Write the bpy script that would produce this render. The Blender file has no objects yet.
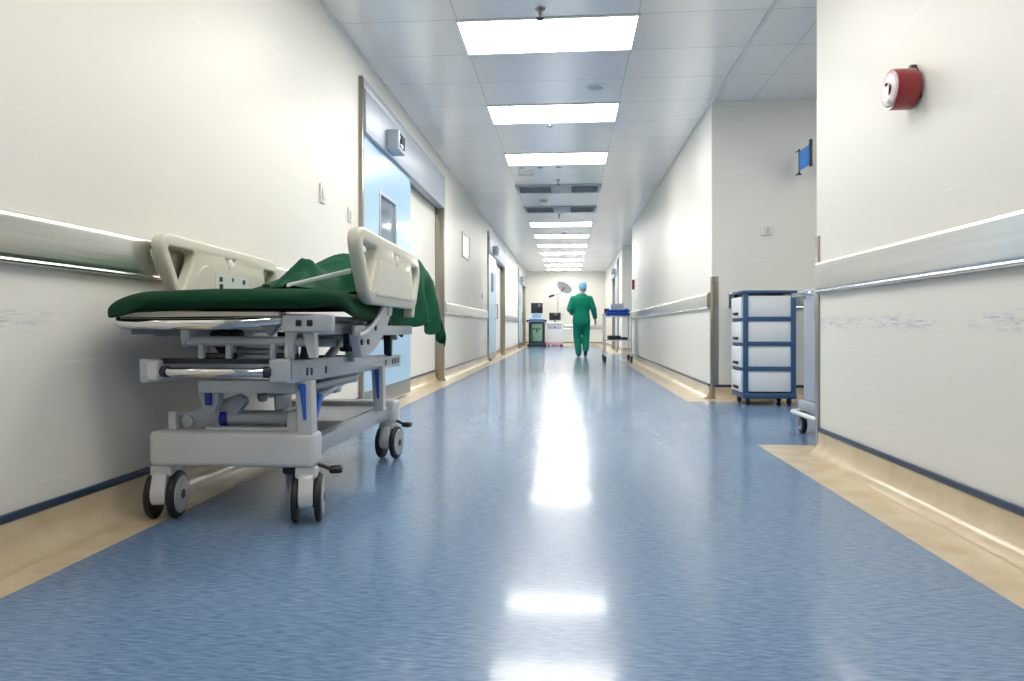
import bpy, bmesh, math, random
from mathutils import Vector, Matrix, noise
random.seed(7)
PI = math.pi
D = bpy.data
SC = bpy.context.scene
COL = SC.collection
HC = 0.65            # lens height above the floor
CEIL = 2.71
XL, XR = -1.555, 1.305   # faces of the corridor walls
YB, YF = -4.0, 25.8      # back and far end walls

# ------------------------------------------------------------------ materials
def lin(c):
    return tuple(((v/255)/12.92 if v/255 <= .04045 else ((v/255+.055)/1.055)**2.4) for v in c)

def mat(name, rgb, rough=.5, metal=0., coat=0., coat_rough=.1, spec=.5, var=None, bump=None, rvar=None):
    """var=(scale, rgb2, contrast, stretch) colour noise; bump=(scale, strength); rvar=(scale, lo, hi)"""
    m = D.materials.new(name); m.use_nodes = True
    nt = m.node_tree; N = nt.nodes; L = nt.links
    b = N['Principled BSDF']
    b.inputs['Base Color'].default_value = (*lin(rgb), 1)
    b.inputs['Roughness'].default_value = rough
    b.inputs['Metallic'].default_value = metal
    b.inputs['Coat Weight'].default_value = coat
    b.inputs['Coat Roughness'].default_value = coat_rough
    b.inputs['Specular IOR Level'].default_value = spec
    tc = N.new('ShaderNodeTexCoord')
    def nz(scale, stretch=(1,1,1), detail=4):
        mp = N.new('ShaderNodeMapping'); mp.inputs['Scale'].default_value = stretch
        L.new(tc.outputs['Object'], mp.inputs['Vector'])
        n = N.new('ShaderNodeTexNoise'); n.inputs['Scale'].default_value = scale; n.inputs['Detail'].default_value = detail
        L.new(mp.outputs['Vector'], n.inputs['Vector'])
        return n
    if var:
        n = nz(var[0], var[3] if len(var) > 3 else (1,1,1))
        r = N.new('ShaderNodeValToRGB')
        r.color_ramp.elements[0].position = .5-var[2]; r.color_ramp.elements[1].position = .5+var[2]
        r.color_ramp.elements[0].color = (*lin(rgb), 1); r.color_ramp.elements[1].color = (*lin(var[1]), 1)
        L.new(n.outputs['Fac'], r.inputs['Fac']); L.new(r.outputs['Color'], b.inputs['Base Color'])
    if rvar:
        n = nz(rvar[0], rvar[3] if len(rvar) > 3 else (1,1,1))
        mr = N.new('ShaderNodeMapRange'); mr.inputs['From Min'].default_value = .3; mr.inputs['From Max'].default_value = .7
        mr.inputs['To Min'].default_value = rvar[1]; mr.inputs['To Max'].default_value = rvar[2]
        L.new(n.outputs['Fac'], mr.inputs['Value']); L.new(mr.outputs['Result'], b.inputs['Roughness'])
    if bump:
        n = nz(bump[0], bump[2] if len(bump) > 2 else (1,1,1))
        bp = N.new('ShaderNodeBump'); bp.inputs['Strength'].default_value = bump[1]; bp.inputs['Distance'].default_value = .01
        L.new(n.outputs['Fac'], bp.inputs['Height']); L.new(bp.outputs['Normal'], b.inputs['Normal'])
    return m

def emit(name, rgb, strength):
    m = D.materials.new(name); m.use_nodes = True
    nt = m.node_tree; nt.nodes.clear()
    o = nt.nodes.new('ShaderNodeOutputMaterial'); e = nt.nodes.new('ShaderNodeEmission')
    e.inputs['Color'].default_value = (*lin(rgb), 1); e.inputs['Strength'].default_value = strength
    nt.links.new(e.outputs[0], o.inputs['Surface'])
    return m

def wall_mat():
    m = mat('wall_paint', (230,228,220), rough=.42, spec=.28)
    nt = m.node_tree; N = nt.nodes; L = nt.links; b = N['Principled BSDF']
    tc = N.new('ShaderNodeTexCoord')
    sep = N.new('ShaderNodeSeparateXYZ'); L.new(tc.outputs['Object'], sep.inputs[0])
    # bumper scuffs in a band at bed height, broken up by streaky noise
    mp = N.new('ShaderNodeMapping'); mp.inputs['Scale'].default_value = (1, 3, 22); L.new(tc.outputs['Object'], mp.inputs['Vector'])
    n1 = N.new('ShaderNodeTexNoise'); n1.inputs['Scale'].default_value = 5; n1.inputs['Detail'].default_value = 7; n1.inputs['Roughness'].default_value = .75
    L.new(mp.outputs[0], n1.inputs['Vector'])
    n2 = N.new('ShaderNodeTexNoise'); n2.inputs['Scale'].default_value = 1.7; L.new(tc.outputs['Object'], n2.inputs['Vector'])
    def mth(op, a, bb, clamp=False):
        x = N.new('ShaderNodeMath'); x.operation = op; x.use_clamp = clamp
        for i, v in enumerate((a, bb)):
            if v is None: continue
            if isinstance(v, (int, float)): x.inputs[i].default_value = v
            else: L.new(v, x.inputs[i])
        return x.outputs[0]
    dz = mth('ABSOLUTE', mth('SUBTRACT', sep.outputs['Z'], .672), None)
    band = mth('SUBTRACT', 1., mth('MULTIPLY', dz, 22.), True)
    msk = mth('MULTIPLY', mth('MULTIPLY', mth('SUBTRACT', n1.outputs['Fac'], .48), 7., True), band)
    msk = mth('MULTIPLY', msk, mth('LESS_THAN', sep.outputs['Y'], 3.9))
    msk = mth('MULTIPLY', msk, mth('MULTIPLY', mth('SUBTRACT', n2.outputs['Fac'], .40), 6., True), True)
    # long thin scratches over the paint
    mp2 = N.new('ShaderNodeMapping'); mp2.inputs['Rotation'].default_value = (.5, 0, 0); mp2.inputs['Scale'].default_value = (1, 1.2, 60); L.new(tc.outputs['Object'], mp2.inputs['Vector'])
    n3 = N.new('ShaderNodeTexNoise'); n3.inputs['Scale'].default_value = 1.6; n3.inputs['Detail'].default_value = 3; L.new(mp2.outputs[0], n3.inputs['Vector'])
    scr = mth('MULTIPLY', mth('SUBTRACT', n3.outputs['Fac'], .66), 8., True)
    mx = N.new('ShaderNodeMix'); mx.data_type = 'RGBA'
    mx.inputs[6].default_value = (*lin((230,228,220)), 1); mx.inputs[7].default_value = (*lin((158,162,190)), 1)
    L.new(mth('MULTIPLY', msk, .95), mx.inputs[0])
    mx2 = N.new('ShaderNodeMix'); mx2.data_type = 'RGBA'; mx2.inputs[7].default_value = (*lin((246,246,244)), 1)
    L.new(mx.outputs[2], mx2.inputs[6]); L.new(mth('MULTIPLY', scr, .8), mx2.inputs[0])
    L.new(mx2.outputs[2], b.inputs['Base Color'])
    return m

def ceiling_mat():
    m = mat('ceiling_panels', (226,232,238), rough=.24, metal=.4, spec=.6)
    nt = m.node_tree; N = nt.nodes; L = nt.links; b = N['Principled BSDF']
    tc = N.new('ShaderNodeTexCoord'); sep = N.new('ShaderNodeSeparateXYZ'); L.new(tc.outputs['Object'], sep.inputs[0])
    def mth(op, a, bb=None, clamp=False):
        x = N.new('ShaderNodeMath'); x.operation = op; x.use_clamp = clamp
        for i, v in enumerate((a, bb)):
            if v is None: continue
            if isinstance(v, (int, float)): x.inputs[i].default_value = v
            else: L.new(v, x.inputs[i])
        return x.outputs[0]
    def line(ax, off, per, wid):
        f = mth('FRACT', mth('DIVIDE', mth('ADD', sep.outputs[ax], off + 100*per), per))
        d = mth('MINIMUM', f, mth('SUBTRACT', 1., f))
        return mth('LESS_THAN', d, wid/per)
    ly = line('Y', -4.635, .6, .0035); lx = line('X', .74, 1.2, .003)
    msk = mth('MAXIMUM', ly, lx)
    # every metal tile sits at its own very slight tilt and shade
    mp = N.new('ShaderNodeMapping'); mp.inputs['Location'].default_value = (.74/1.2+50, -4.635/.6+50, 0); mp.inputs['Scale'].default_value = (1/1.2, 1/.6, 0)
    L.new(tc.outputs['Object'], mp.inputs['Vector'])
    fl = N.new('ShaderNodeVectorMath'); fl.operation = 'FLOOR'; L.new(mp.outputs[0], fl.inputs[0])
    wn = N.new('ShaderNodeTexWhiteNoise'); wn.noise_dimensions = '3D'; L.new(fl.outputs[0], wn.inputs['Vector'])
    mr = N.new('ShaderNodeMix'); mr.data_type = 'RGBA'
    mr.inputs[6].default_value = (*lin((238,239,240)), 1); mr.inputs[7].default_value = (*lin((244,245,246)), 1)
    L.new(wn.outputs['Value'], mr.inputs[0])
    mx = N.new('ShaderNodeMix'); mx.data_type = 'RGBA'; mx.inputs[7].default_value = (*lin((176,186,196)), 1)
    L.new(mr.outputs[2], mx.inputs[6]); L.new(msk, mx.inputs[0]); L.new(mx.outputs[2], b.inputs['Base Color'])
    nzs = N.new('ShaderNodeTexNoise'); nzs.inputs['Scale'].default_value = 1.3; L.new(tc.outputs['Object'], nzs.inputs['Vector'])
    bp = N.new('ShaderNodeBump'); bp.inputs['Strength'].default_value = .25; bp.inputs['Distance'].default_value = .012
    L.new(nzs.outputs['Fac'], bp.inputs['Height']); L.new(bp.outputs[0], b.inputs['Normal'])
    return m

def floor_mat():
    m = mat('blue_vinyl', (78,116,160), rough=.2, spec=.32, coat=.26, coat_rough=.085)
    nt = m.node_tree; N = nt.nodes; L = nt.links; b = N['Principled BSDF']
    tc = N.new('ShaderNodeTexCoord')
    def nz(scale, stretch, detail=5, rot=0):
        mp = N.new('ShaderNodeMapping'); mp.inputs['Scale'].default_value = stretch; mp.inputs['Rotation'].default_value = (0,0,rot)
        L.new(tc.outputs['Object'], mp.inputs['Vector'])
        n = N.new('ShaderNodeTexNoise'); n.inputs['Scale'].default_value = scale; n.inputs['Detail'].default_value = detail
        L.new(mp.outputs[0], n.inputs['Vector']); return n
    n1 = nz(26, (1, 5, 1), 8, .5)
    r1 = N.new('ShaderNodeValToRGB'); r1.color_ramp.elements[0].position = .33; r1.color_ramp.elements[1].position = .68
    r1.color_ramp.elements[0].color = (*lin((86,114,148)), 1); r1.color_ramp.elements[1].color = (*lin((118,146,178)), 1)
    L.new(n1.outputs['Fac'], r1.inputs['Fac']); L.new(r1.outputs['Color'], b.inputs['Base Color'])
    n2 = nz(1.6, (1, .5, 1), 6)
    mr = N.new('ShaderNodeMapRange'); mr.inputs['From Min'].default_value = .3; mr.inputs['From Max'].default_value = .7
    mr.inputs['To Min'].default_value = .21; mr.inputs['To Max'].default_value = .27
    mr.inputs['From Min'].default_value = 0.; mr.inputs['From Max'].default_value = 1.
    L.new(n2.outputs['Fac'], mr.inputs['Value']); L.new(mr.outputs[0], b.inputs['Roughness'])
    n3 = nz(2.6, (1, .6, 1), 1.5); n4 = nz(60, (1, 4, 1), 3, .5)
    ad = N.new('ShaderNodeMath'); ad.operation = 'MULTIPLY_ADD'; ad.inputs[1].default_value = .06
    L.new(n4.outputs['Fac'], ad.inputs[0]); L.new(n3.outputs['Fac'], ad.inputs[2])
    bp = N.new('ShaderNodeBump'); bp.inputs['Strength'].default_value = .34; bp.inputs['Distance'].default_value = .012
    L.new(ad.outputs[0], bp.inputs['Height']); L.new(bp.outputs[0], b.inputs['Normal'])
    return m

M = {}
M['wall'] = wall_mat(); M['ceiling'] = ceiling_mat(); M['blue_floor'] = floor_mat()
M['cream_floor'] = mat('cream_vinyl', (211,196,168), .22, var=(9, (196,178,146), .22))
M['strip'] = mat('navy_strip', (38,58,88), .3)
M['steel'] = mat('brushed_steel', (232,230,226), .27, 1., var=(40,(214,212,208),.3,(1,.03,1)), bump=(120,.03,(1,.02,1)))
M['header'] = mat('satin_aluminium', (178,186,197), .48, .55)
M['jamb'] = mat('steel_jamb', (158,152,141), .3, .85)
M['chrome'] = mat('chrome', (222,222,222), .1, 1.)
M['bluedoor'] = mat('sky_blue_laminate', (172,210,238), .32, coat=.3)
M['glass'] = mat('door_glass', (170,186,194), .08, .5, spec=.8)
M['whiteplastic'] = mat('white_plastic', (226,226,222), .4)
M['bedwhite'] = mat('pale_grey_enamel', (205,206,206), .32, coat=.3)
M['bedgrey'] = mat('grey_enamel', (172,178,186), .34, coat=.3)
M['bedsilver'] = mat('silver_enamel', (186,190,197), .3, .35)
M['cream'] = mat('cream_plastic', (208,206,190), .38, coat=.15)
M['creampanel'] = mat('cream_panel', (213,211,198), .34)
M['labelplate'] = mat('label_plate', (214,222,218), .3)
M['black'] = mat('black_rubber', (24,25,27), .5)
M['dark'] = mat('dark_metal', (48,50,54), .45, .3)
M['brightblue'] = mat('blue_plastic', (36,104,204), .35)
M['deepblue'] = mat('deep_blue_plastic', (28,40,150), .35)
M['hub'] = mat('hub_grey', (180,182,180), .35, .4)
M['sheet'] = mat('green_cotton', (9,72,48), .8, spec=.25, var=(7,(18,94,66),.3), bump=(24,.5))
M['mattress'] = mat('green_mattress_cotton', (4,50,30), .85, spec=.2, var=(9,(8,62,38),.3), bump=(16,.5))
M['scrubs'] = mat('green_scrubs', (14,130,102), .8, spec=.2, bump=(18,.35))
M['cap'] = mat('blue_cap_cloth', (120,176,214), .8, bump=(40,.5))
M['skin'] = mat('skin', (206,158,132), .5)
M['shoe'] = mat('dark_green_clog', (22,70,66), .5)
M['cabblue'] = mat('slate_blue_plastic', (52,88,126), .4)
M['cabwhite'] = mat('frosted_white_plastic', (224,229,232), .4)
M['red'] = mat('red_enamel', (146,14,26), .3, coat=.5)
M['alarmface'] = mat('alarm_face', (224,206,212), .3)
M['signblue'] = mat('sign_blue', (30,136,226), .3)
M['screen'] = mat('dark_screen', (34,36,44), .12)
M['towel'] = mat('blue_wrap_cloth', (26,84,196), .8, bump=(30,.4))
M['darkpack'] = mat('dark_pack', (34,44,60), .6)
M['greypack'] = mat('grey_box', (196,200,200), .5)
M['machinegreen'] = mat('green_machine_panel', (128,164,138), .4)
M['machineblue'] = mat('machine_console_blue', (150,186,222), .35)
M['pink'] = mat('pink_skirt', (232,164,186), .4)
M['paper'] = mat('notice_paper', (238,238,236), .25)
M['light'] = emit('light_diffuser', (255,251,244), 18.5)
M['light_dim'] = emit('light_diffuser_dimmed', (255,250,243), 11.0)

# ------------------------------------------------------------------ geometry helpers
def BM(): return bmesh.new()

def box(bm, x0, x1, y0, y1, z0, z1, bev=0, seg=2, rot=None, about=None):
    r = bmesh.ops.create_cube(bm, size=1)
    vs = r['verts']
    for v in vs:
        v.co = Vector((x0+(v.co.x+.5)*(x1-x0), y0+(v.co.y+.5)*(y1-y0), z0+(v.co.z+.5)*(z1-z0)))
    if bev:
        es = list({e for v in vs for e in v.link_edges})
        r2 = bmesh.ops.bevel(bm, geom=es, offset=bev, segments=seg, affect='EDGES', profile=.5)
        vs = list({v for f in r2['faces'] for v in f.verts} | {v for v in vs if v.is_valid})
    if rot is not None:
        c = Vector(about) if about else Vector(((x0+x1)/2, (y0+y1)/2, (z0+z1)/2))
        for v in vs: v.co = c + rot @ (v.co - c)
    return vs

def frames(pts):
    pts = [Vector(p) for p in pts]
    ts = []
    for i in range(len(pts)):
        a = pts[max(i-1, 0)]; b = pts[min(i+1, len(pts)-1)]
        ts.append((b-a).normalized())
    up = Vector((0,0,1)) if abs(ts[0].z) < .9 else Vector((1,0,0))
    n = ts[0].cross(up).normalized()
    out = []
    for i, t in enumerate(ts):
        n = (n - t*n.dot(t)).normalized()
        out.append((pts[i], n, t.cross(n).normalized()))
    return out

def tube(bm, pts, r, seg=12, cap=True):
    """round sweep; r a number or one radius per point"""
    fr = frames(pts); rr = r if isinstance(r, (list, tuple)) else [r]*len(pts)
    rings = []
    for (p, n, b), q in zip(fr, rr):
        rings.append([bm.verts.new(p + n*math.cos(2*PI*k/seg)*q + b*math.sin(2*PI*k/seg)*q) for k in range(seg)])
    for a, c in zip(rings, rings[1:]):
        for k in range(seg):
            bm.faces.new((a[k], a[(k+1) % seg], c[(k+1) % seg], c[k]))
    if cap:
        bm.faces.new(rings[0][::-1]); bm.faces.new(rings[-1])

def lathe(bm, origin, axis, prof, seg=28):
    """prof: list of (distance along axis, radius); closed with caps where radius > 0"""
    o = Vector(origin); a = Vector(axis).normalized()
    u = a.cross(Vector((0,0,1)) if abs(a.z) < .9 else Vector((1,0,0))).normalized(); w = a.cross(u)
    rings = []
    for d, r in prof:
        if r < 1e-6: rings.append([bm.verts.new(o + a*d)])
        else: rings.append([bm.verts.new(o + a*d + (u*math.cos(2*PI*k/seg) + w*math.sin(2*PI*k/seg))*r) for k in range(seg)])
    for p, q in zip(rings, rings[1:]):
        for k in range(seg):
            k2 = (k+1) % seg
            if len(p) == 1 and len(q) == 1: break
            if len(p) == 1: bm.faces.new((p[0], q[k2], q[k]))
            elif len(q) == 1: bm.faces.new((p[k], p[k2], q[0]))
            else: bm.faces.new((p[k], p[k2], q[k2], q[k]))
    if len(rings[0]) > 1: bm.faces.new(rings[0])
    if len(rings[-1]) > 1: bm.faces.new(rings[-1][::-1])

def prism(bm, poly, ax, d0, d1, bev=0, seg=2):
    """extrude a 2-D polygon along axis ax; poly in the other two axes, in x-y-z order"""
    def P(a, b, d):
        return Vector((d, a, b)) if ax == 0 else Vector((a, d, b)) if ax == 1 else Vector((a, b, d))
    A = [bm.verts.new(P(a, b, d0)) for a, b in poly]; B = [bm.verts.new(P(a, b, d1)) for a, b in poly]
    n = len(poly); fs = [bm.faces.new(A), bm.faces.new(B[::-1])]
    for k in range(n): fs.append(bm.faces.new((A[k], B[k], B[(k+1) % n], A[(k+1) % n])))
    if bev:
        es = list({e for f in fs[:2] for e in f.edges})
        bmesh.ops.bevel(bm, geom=es, offset=bev, segments=seg, affect='EDGES', profile=.5)

def rounded(pts, rad, n=5):
    """round a 2-D polygon's corners; rad a number or one per corner"""
    out = []; m = len(pts); rr = rad if isinstance(rad, (list, tuple)) else [rad]*m
    for i in range(m):
        p = Vector(pts[i]); a = Vector(pts[i-1])-p; b = Vector(pts[(i+1) % m])-p
        r = min(rr[i], a.length*.49, b.length*.49)
        if r < 1e-5: out.append(tuple(p)); continue
        s = p + a.normalized()*r; e = p + b.normalized()*r
        for k in range(n+1):
            t = k/n
            out.append(tuple(s*(1-t)**2 + p*2*t*(1-t) + e*t*t))
    return out

def plate_with_holes(outline, holes, thick, bev):
    """bmesh of a filled 2-D outline with holes (local x-y), thickness along z, rounded rims"""
    cu = D.curves.new('outline', 'CURVE'); cu.dimensions = '2D'; cu.fill_mode = 'BOTH'
    cu.extrude = max(thick/2-bev, 0); cu.bevel_depth = bev; cu.bevel_resolution = 2
    for pl in [outline]+holes:
        s = cu.splines.new('POLY'); s.points.add(len(pl)-1); s.use_cyclic_u = True
        for q, (a, b) in zip(s.points, pl): q.co = (a, b, 0, 1)
    o = D.objects.new('outline', cu); COL.objects.link(o)
    dg = bpy.context.evaluated_depsgraph_get(); me = D.meshes.new_from_object(o.evaluated_get(dg))
    bm = BM(); bm.from_mesh(me); bmesh.ops.remove_doubles(bm, verts=bm.verts, dist=1e-5)
    D.objects.remove(o); D.curves.remove(cu); D.meshes.remove(me)
    return bm

def root_loc(p):
    v = Vector((0,0,0))
    while p is not None:
        v += p.location; p = p.parent
    return v

def obj(name, bm, m, parent=None, smooth=35, world=True, recalc=True):
    """link a bmesh as ONE mesh object; world=True: the shape was drawn in world coordinates"""
    if recalc: bmesh.ops.recalc_face_normals(bm, faces=bm.faces)
    if parent is not None and world:
        o0 = root_loc(parent)
        bmesh.ops.translate(bm, verts=bm.verts, vec=-o0)
    me = D.meshes.new(name); bm.to_mesh(me); bm.free()
    for x in (m if isinstance(m, (list, tuple)) else [m]): me.materials.append(x)
    if smooth:
        me.shade_smooth(); me.set_sharp_from_angle(angle=math.radians(smooth))
    o = D.objects.new(name, me); COL.objects.link(o)
    if parent is not None: o.parent = parent
    return o

def thing(name, label, cat, loc=(0,0,0), rotz=0, group=None, kind=None):
    o = D.objects.new(name, None); COL.objects.link(o); o.empty_display_size = .1
    o.location = loc; o.rotation_euler = (0,0,rotz)
    if label: o['label'] = label
    if cat: o['category'] = cat
    if group: o['group'] = group
    if kind: o['kind'] = kind
    return o

def tag(o, label, cat, group=None):
    o['label'] = label; o['category'] = cat
    if group: o['group'] = group
    return o

def part_label(o, t): o['label'] = t; return o

def struct(name, bm, m, label=None, cat=None, smooth=35, parent=None):
    o = obj(name, bm, m, parent, smooth)
    if parent is None:
        o['kind'] = 'structure'
        if label: o['label'] = label
        if cat: o['category'] = cat
    return o

def dup(root, loc, rotz=None, label=None, group=None):
    r = root.copy(); COL.objects.link(r); r.location = loc
    if rotz is not None: r.rotation_euler = (0,0,rotz)
    if label: r['label'] = label
    if group: r['group'] = group
    for ch in list(root.children):
        c = ch.copy(); COL.objects.link(c); c.parent = r
        for g in list(ch.children):
            d = g.copy(); COL.objects.link(d); d.parent = c
    return r

# ------------------------------------------------------------------ setting
bm = BM()
def fquad(x0, x1, y0, y1, mi):
    f = bm.faces.new([bm.verts.new((x, y, 0)) for x, y in ((x0,y0),(x1,y0),(x1,y1),(x0,y1))]); f.material_index = mi
CL, CR = -1.36, 1.05
fquad(-1.8, CL, YB, YF, 1)
fquad(CL, CR, YB, YF, 0)
fquad(CR, 1.45, YB, 4.0, 1)
fquad(CR, 3.2, 4.0, 6.3, 0)
fquad(1.45, 3.2, YB, 4.0, 0)
fquad(CR, 3.2, 6.3, 14.45, 1)
fquad(CR, 3.2, 14.45, 17.6, 0)
fquad(CR, 3.2, 17.6, YF, 1)
struct('floor', bm, [M['blue_floor'], M['cream_floor']], 'glossy blue vinyl corridor floor with cream vinyl borders along the walls', 'floor', 0)
bm = BM(); box(bm, -1.9, 3.2, YB-.2, YF+.2, CEIL, CEIL+.1)
struct('ceiling', bm, M['ceiling'], 'pale blue-grey metal panel ceiling', 'ceiling', 0)

DOORS = [(5.1, 8.6), (13.45, 17.0), (21.7, 25.3)]
bm = BM()
ys = [YB] + [v for d in DOORS for v in d] + [YF+.2]
for a, b in zip(ys[0::2], ys[1::2]): box(bm, XL-.3, XL, a, b, 0, CEIL)
for a, b in DOORS:
    box(bm, XL-.3, XL, a, b, 2.5, CEIL)
    box(bm, XL-.3, XL-.085, a, b, 0, 2.5)
struct('wall_left', bm, M['wall'], 'long white corridor wall with three recessed sliding doorways', 'wall', 0)
bm = BM()
box(bm, XR, XR+.14, YB, 3.80, 0, CEIL)
struct('wall_right', bm, M['wall'], 'white corridor wall beside the red alarm bell', 'wall', 0)
bm = BM(); box(bm, XR, 3.2, 6.50, 14.45, 0, CEIL)
struct('wall_right_middle', bm, M['wall'], 'white corridor wall between the drawer cabinet and the steel trolley', 'wall', 0)
bm = BM(); box(bm, 1.36, 3.2, 17.8, 19.0, 0, CEIL); box(bm, 1.36, 3.2, 21.4, YF+.2, 0, CEIL)
box(bm, 1.36, 3.2, 19.0, 21.4, 2.5, CEIL); box(bm, 1.45, 3.2, 19.0, 21.4, 0, 2.5)
struct('wall_right_far', bm, M['wall'], 'white corridor wall with a doorway near the far end', 'wall', 0)
bm = BM(); box(bm, -1.9, 3.2, YF, YF+.2, 0, CEIL)
struct('wall_far', bm, M['wall'], 'white end wall behind the medical machines', 'wall', 0)
bm = BM(); box(bm, -1.9, 3.2, YB-.2, YB, 0, CEIL)
struct('wall_back', bm, M['wall'], None, None, 0)
bm = BM(); box(bm, 3.2, 3.4, YB, YF, 0, CEIL)
struct('wall_alcove', bm, M['wall'], None, None, 0)

# baseboards: cream cove with a navy strip on top
def cove(name, side, x, y0, y1):
    """side +1: faces +x (left wall)"""
    bm = BM()
    prof = [(0,0),(.085,0.001)] + [(.075-.063*math.sin(t*PI/2/6), .075-.073*math.cos(t*PI/2/6)) for t in range(0,7)] + [(.012,.112),(0,.112)]
    prism(bm, [(x+side*a, z) for a, z in prof], 1, y0, y1)
    b = struct(name, bm, M['cream_floor'], smooth=50)
    bm = BM(); prism(bm, [(x+side*a, z) for a, z in rounded([(0,.112),(.016,.112),(.016,.136),(0,.136)], .005, 2)], 1, y0, y1)
    struct('cap_strip', bm, M['strip'], parent=b)
def cove_x(name, y, x0, x1):
    bm = BM()
    prof = [(0,0),(.085,0.001)] + [(.075-.063*math.sin(t*PI/2/6), .075-.073*math.cos(t*PI/2/6)) for t in range(0,7)] + [(.012,.112),(0,.112)]
    prism(bm, [(y-a, z) for a, z in prof], 0, x0, x1)
    b = struct(name, bm, M['cream_floor'], smooth=50)
    bm = BM(); prism(bm, [(y-a, z) for a, z in rounded([(0,.112),(.016,.112),(.016,.136),(0,.136)], .005, 2)], 0, x0, x1)
    struct('cap_strip', bm, M['strip'], parent=b)
for i, (a, b) in enumerate(zip(ys[0::2], ys[1::2])): cove('baseboard_left' + (f'.{i:03d}' if i else ''), 1, XL, a, min(b, YF))
for i, (a, b) in enumerate(DOORS): cove('baseboard_doorway' + (f'.{i:03d}' if i else ''), 1, XL-.085, a+.07, b-.07)
cove('baseboard_right', -1, XR, YB, 3.745)
cove('baseboard_right.001', -1, XR, 6.565, 14.45)
cove('baseboard_right.002', -1, 1.36, 17.8, 19.0)
cove('baseboard_right.003', -1, 1.36, 21.4, YF)
cove_x('baseboard_alcove', 6.50, XR+.03, 3.2)
cove_x('baseboard_alcove.001', 17.8, 1.38, 3.2)
cove_x('baseboard_far', YF, XL, 1.36)
bm = BM(); box(bm, XR-.012, XR+.012, 3.80, 6.50, CEIL-.014, CEIL)
struct('trim_1', bm, M['whiteplastic'])
bm = BM(); box(bm, XL, XL+.012, YB, YF, CEIL-.012, CEIL)
struct('trim_2', bm, M['whiteplastic'])
bm = BM(); box(bm, XR-.012, XR, YB, 3.80, CEIL-.012, CEIL); box(bm, XR-.012, XR, 6.50, 14.45, CEIL-.012, CEIL)
struct('trim_3', bm, M['whiteplastic'])

# sliding doors in the left wall
def sliding_door(n, y0, y1, leaf_w, s=1, x=XL, sensor=True, leaf=True):
    """s=+1: on the left wall facing +x, s=-1: on the right wall"""
    X = lambda a: x + s*a
    def bx(bm, a0, a1, *r, **k):
        lo, hi = sorted((X(a0), X(a1))); box(bm, lo, hi, *r, **k)
    d = thing(f'door_{n}', None, None, (x, (y0+y1)/2, 0), kind='structure')
    bm = BM()
    bx(bm, -.085, .03, y0, y0+.05, 0, 2.53, .004); bx(bm, -.085, .03, y1-.05, y1, 0, 2.53, .004)
    obj('door_jamb', bm, M['jamb'], d)
    bm = BM(); bx(bm, -.02, .03, y0+.05, y1-.05, 2.455, 2.53, .003); obj('head_trim', bm, M['header'], d)
    bm = BM(); bx(bm, -.05, .045, y0+.05, y1-.05, 2.12, 2.44, .005); obj('header_box', bm, M['header'], d)
    bm = BM(); bx(bm, .0, .025, y0+.05, y1-.05, 2.44, 2.455); obj('header_gap', bm, M['dark'], d)
    if leaf:
        L0, L1 = y0+.055, y0+.055+leaf_w
        w0, w1 = L0+.48, L1-.58
        lf = BM()
        for a in ((L0, w0, .02, 2.12), (w1, L1, .02, 2.12), (w0, w1, .02, 1.37), (w0, w1, 1.78, 2.12)):
            bx(lf, -.03, .012, *a)
        lo = obj('door_leaf', lf, M['bluedoor'], d)
        bm = BM()
        for a in ((w0, w0+.03, 1.37, 1.78), (w1-.03, w1, 1.37, 1.78), (w0+.03, w1-.03, 1.37, 1.40), (w0+.03, w1-.03, 1.75, 1.78)):
            bx(bm, -.032, .02, *a, bev=.003)
        obj('window_frame', bm, M['header'], lo)
        bm = BM(); bx(bm, -.014, -.004, w0+.03, w1-.03, 1.40, 1.75); obj('window_glass', bm, M['glass'], lo)
        bm = BM(); bx(bm, .012, .016, L0+.02, L1-.02, .03, .16); obj('kick_plate', bm, M['jamb'], lo)
        bm = BM(); tube(bm, [(X(.012), L1-.12, 1.15), (X(.05), L1-.12, 1.15), (X(.05), L1-.12, .85), (X(.012), L1-.12, .85)], .012, 8)
        obj('pull_handle', bm, M['jamb'], lo)
        bm = BM(); bx(bm, .012, .05, L0+.06, L0+.12, .002, .05, bev=.004); obj('floor_guide', bm, M['dark'], d)
    if sensor:
        c = y0+.76
        bm = BM(); bx(bm, .045, .15, c-.12, c+.12, 2.14, 2.31, .008)
        so = obj('sensor_housing', bm, M['header'], d)
        bm = BM(); bx(bm, .15, .154, c-.085, c+.085, 2.17, 2.285, .001); obj('sensor_window', bm, M['screen'], so)
    return d
sliding_door(1, *DOORS[0], 1.62)
sliding_door(2, *DOORS[1], 1.5)
sliding_door(3, *DOORS[2], 1.5)
sliding_door(4, 19.0, 21.4, 1.2, s=-1, x=1.36)
# alcove door beyond the hanging sign
d5 = thing('door_5', None, None, (2.75, 6.50, 0), kind='structure')
bm = BM(); box(bm, 2.245, 2.32, 6.50, 6.50, 0, 2.12, .004); box(bm, 3.12, 3.195, 6.50, 6.50, 0, 2.12, .004); box(bm, 2.32, 3.12, 6.50, 6.50, 2.05, 2.12, .004)
obj('door_jamb', bm, M['jamb'], d5)
bm = BM(); box(bm, 2.325, 3.115, 6.535, 6.575, .01, 2.045, .003); dl = obj('door_leaf', bm, M['whiteplastic'], d5)
bm = BM(); tube(bm, [(2.4, 6.535, 1.0), (2.4, 6.49, 1.0), (2.52, 6.49, 1.0)], .01, 8); obj('lever_handle', bm, M['jamb'], dl)

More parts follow.
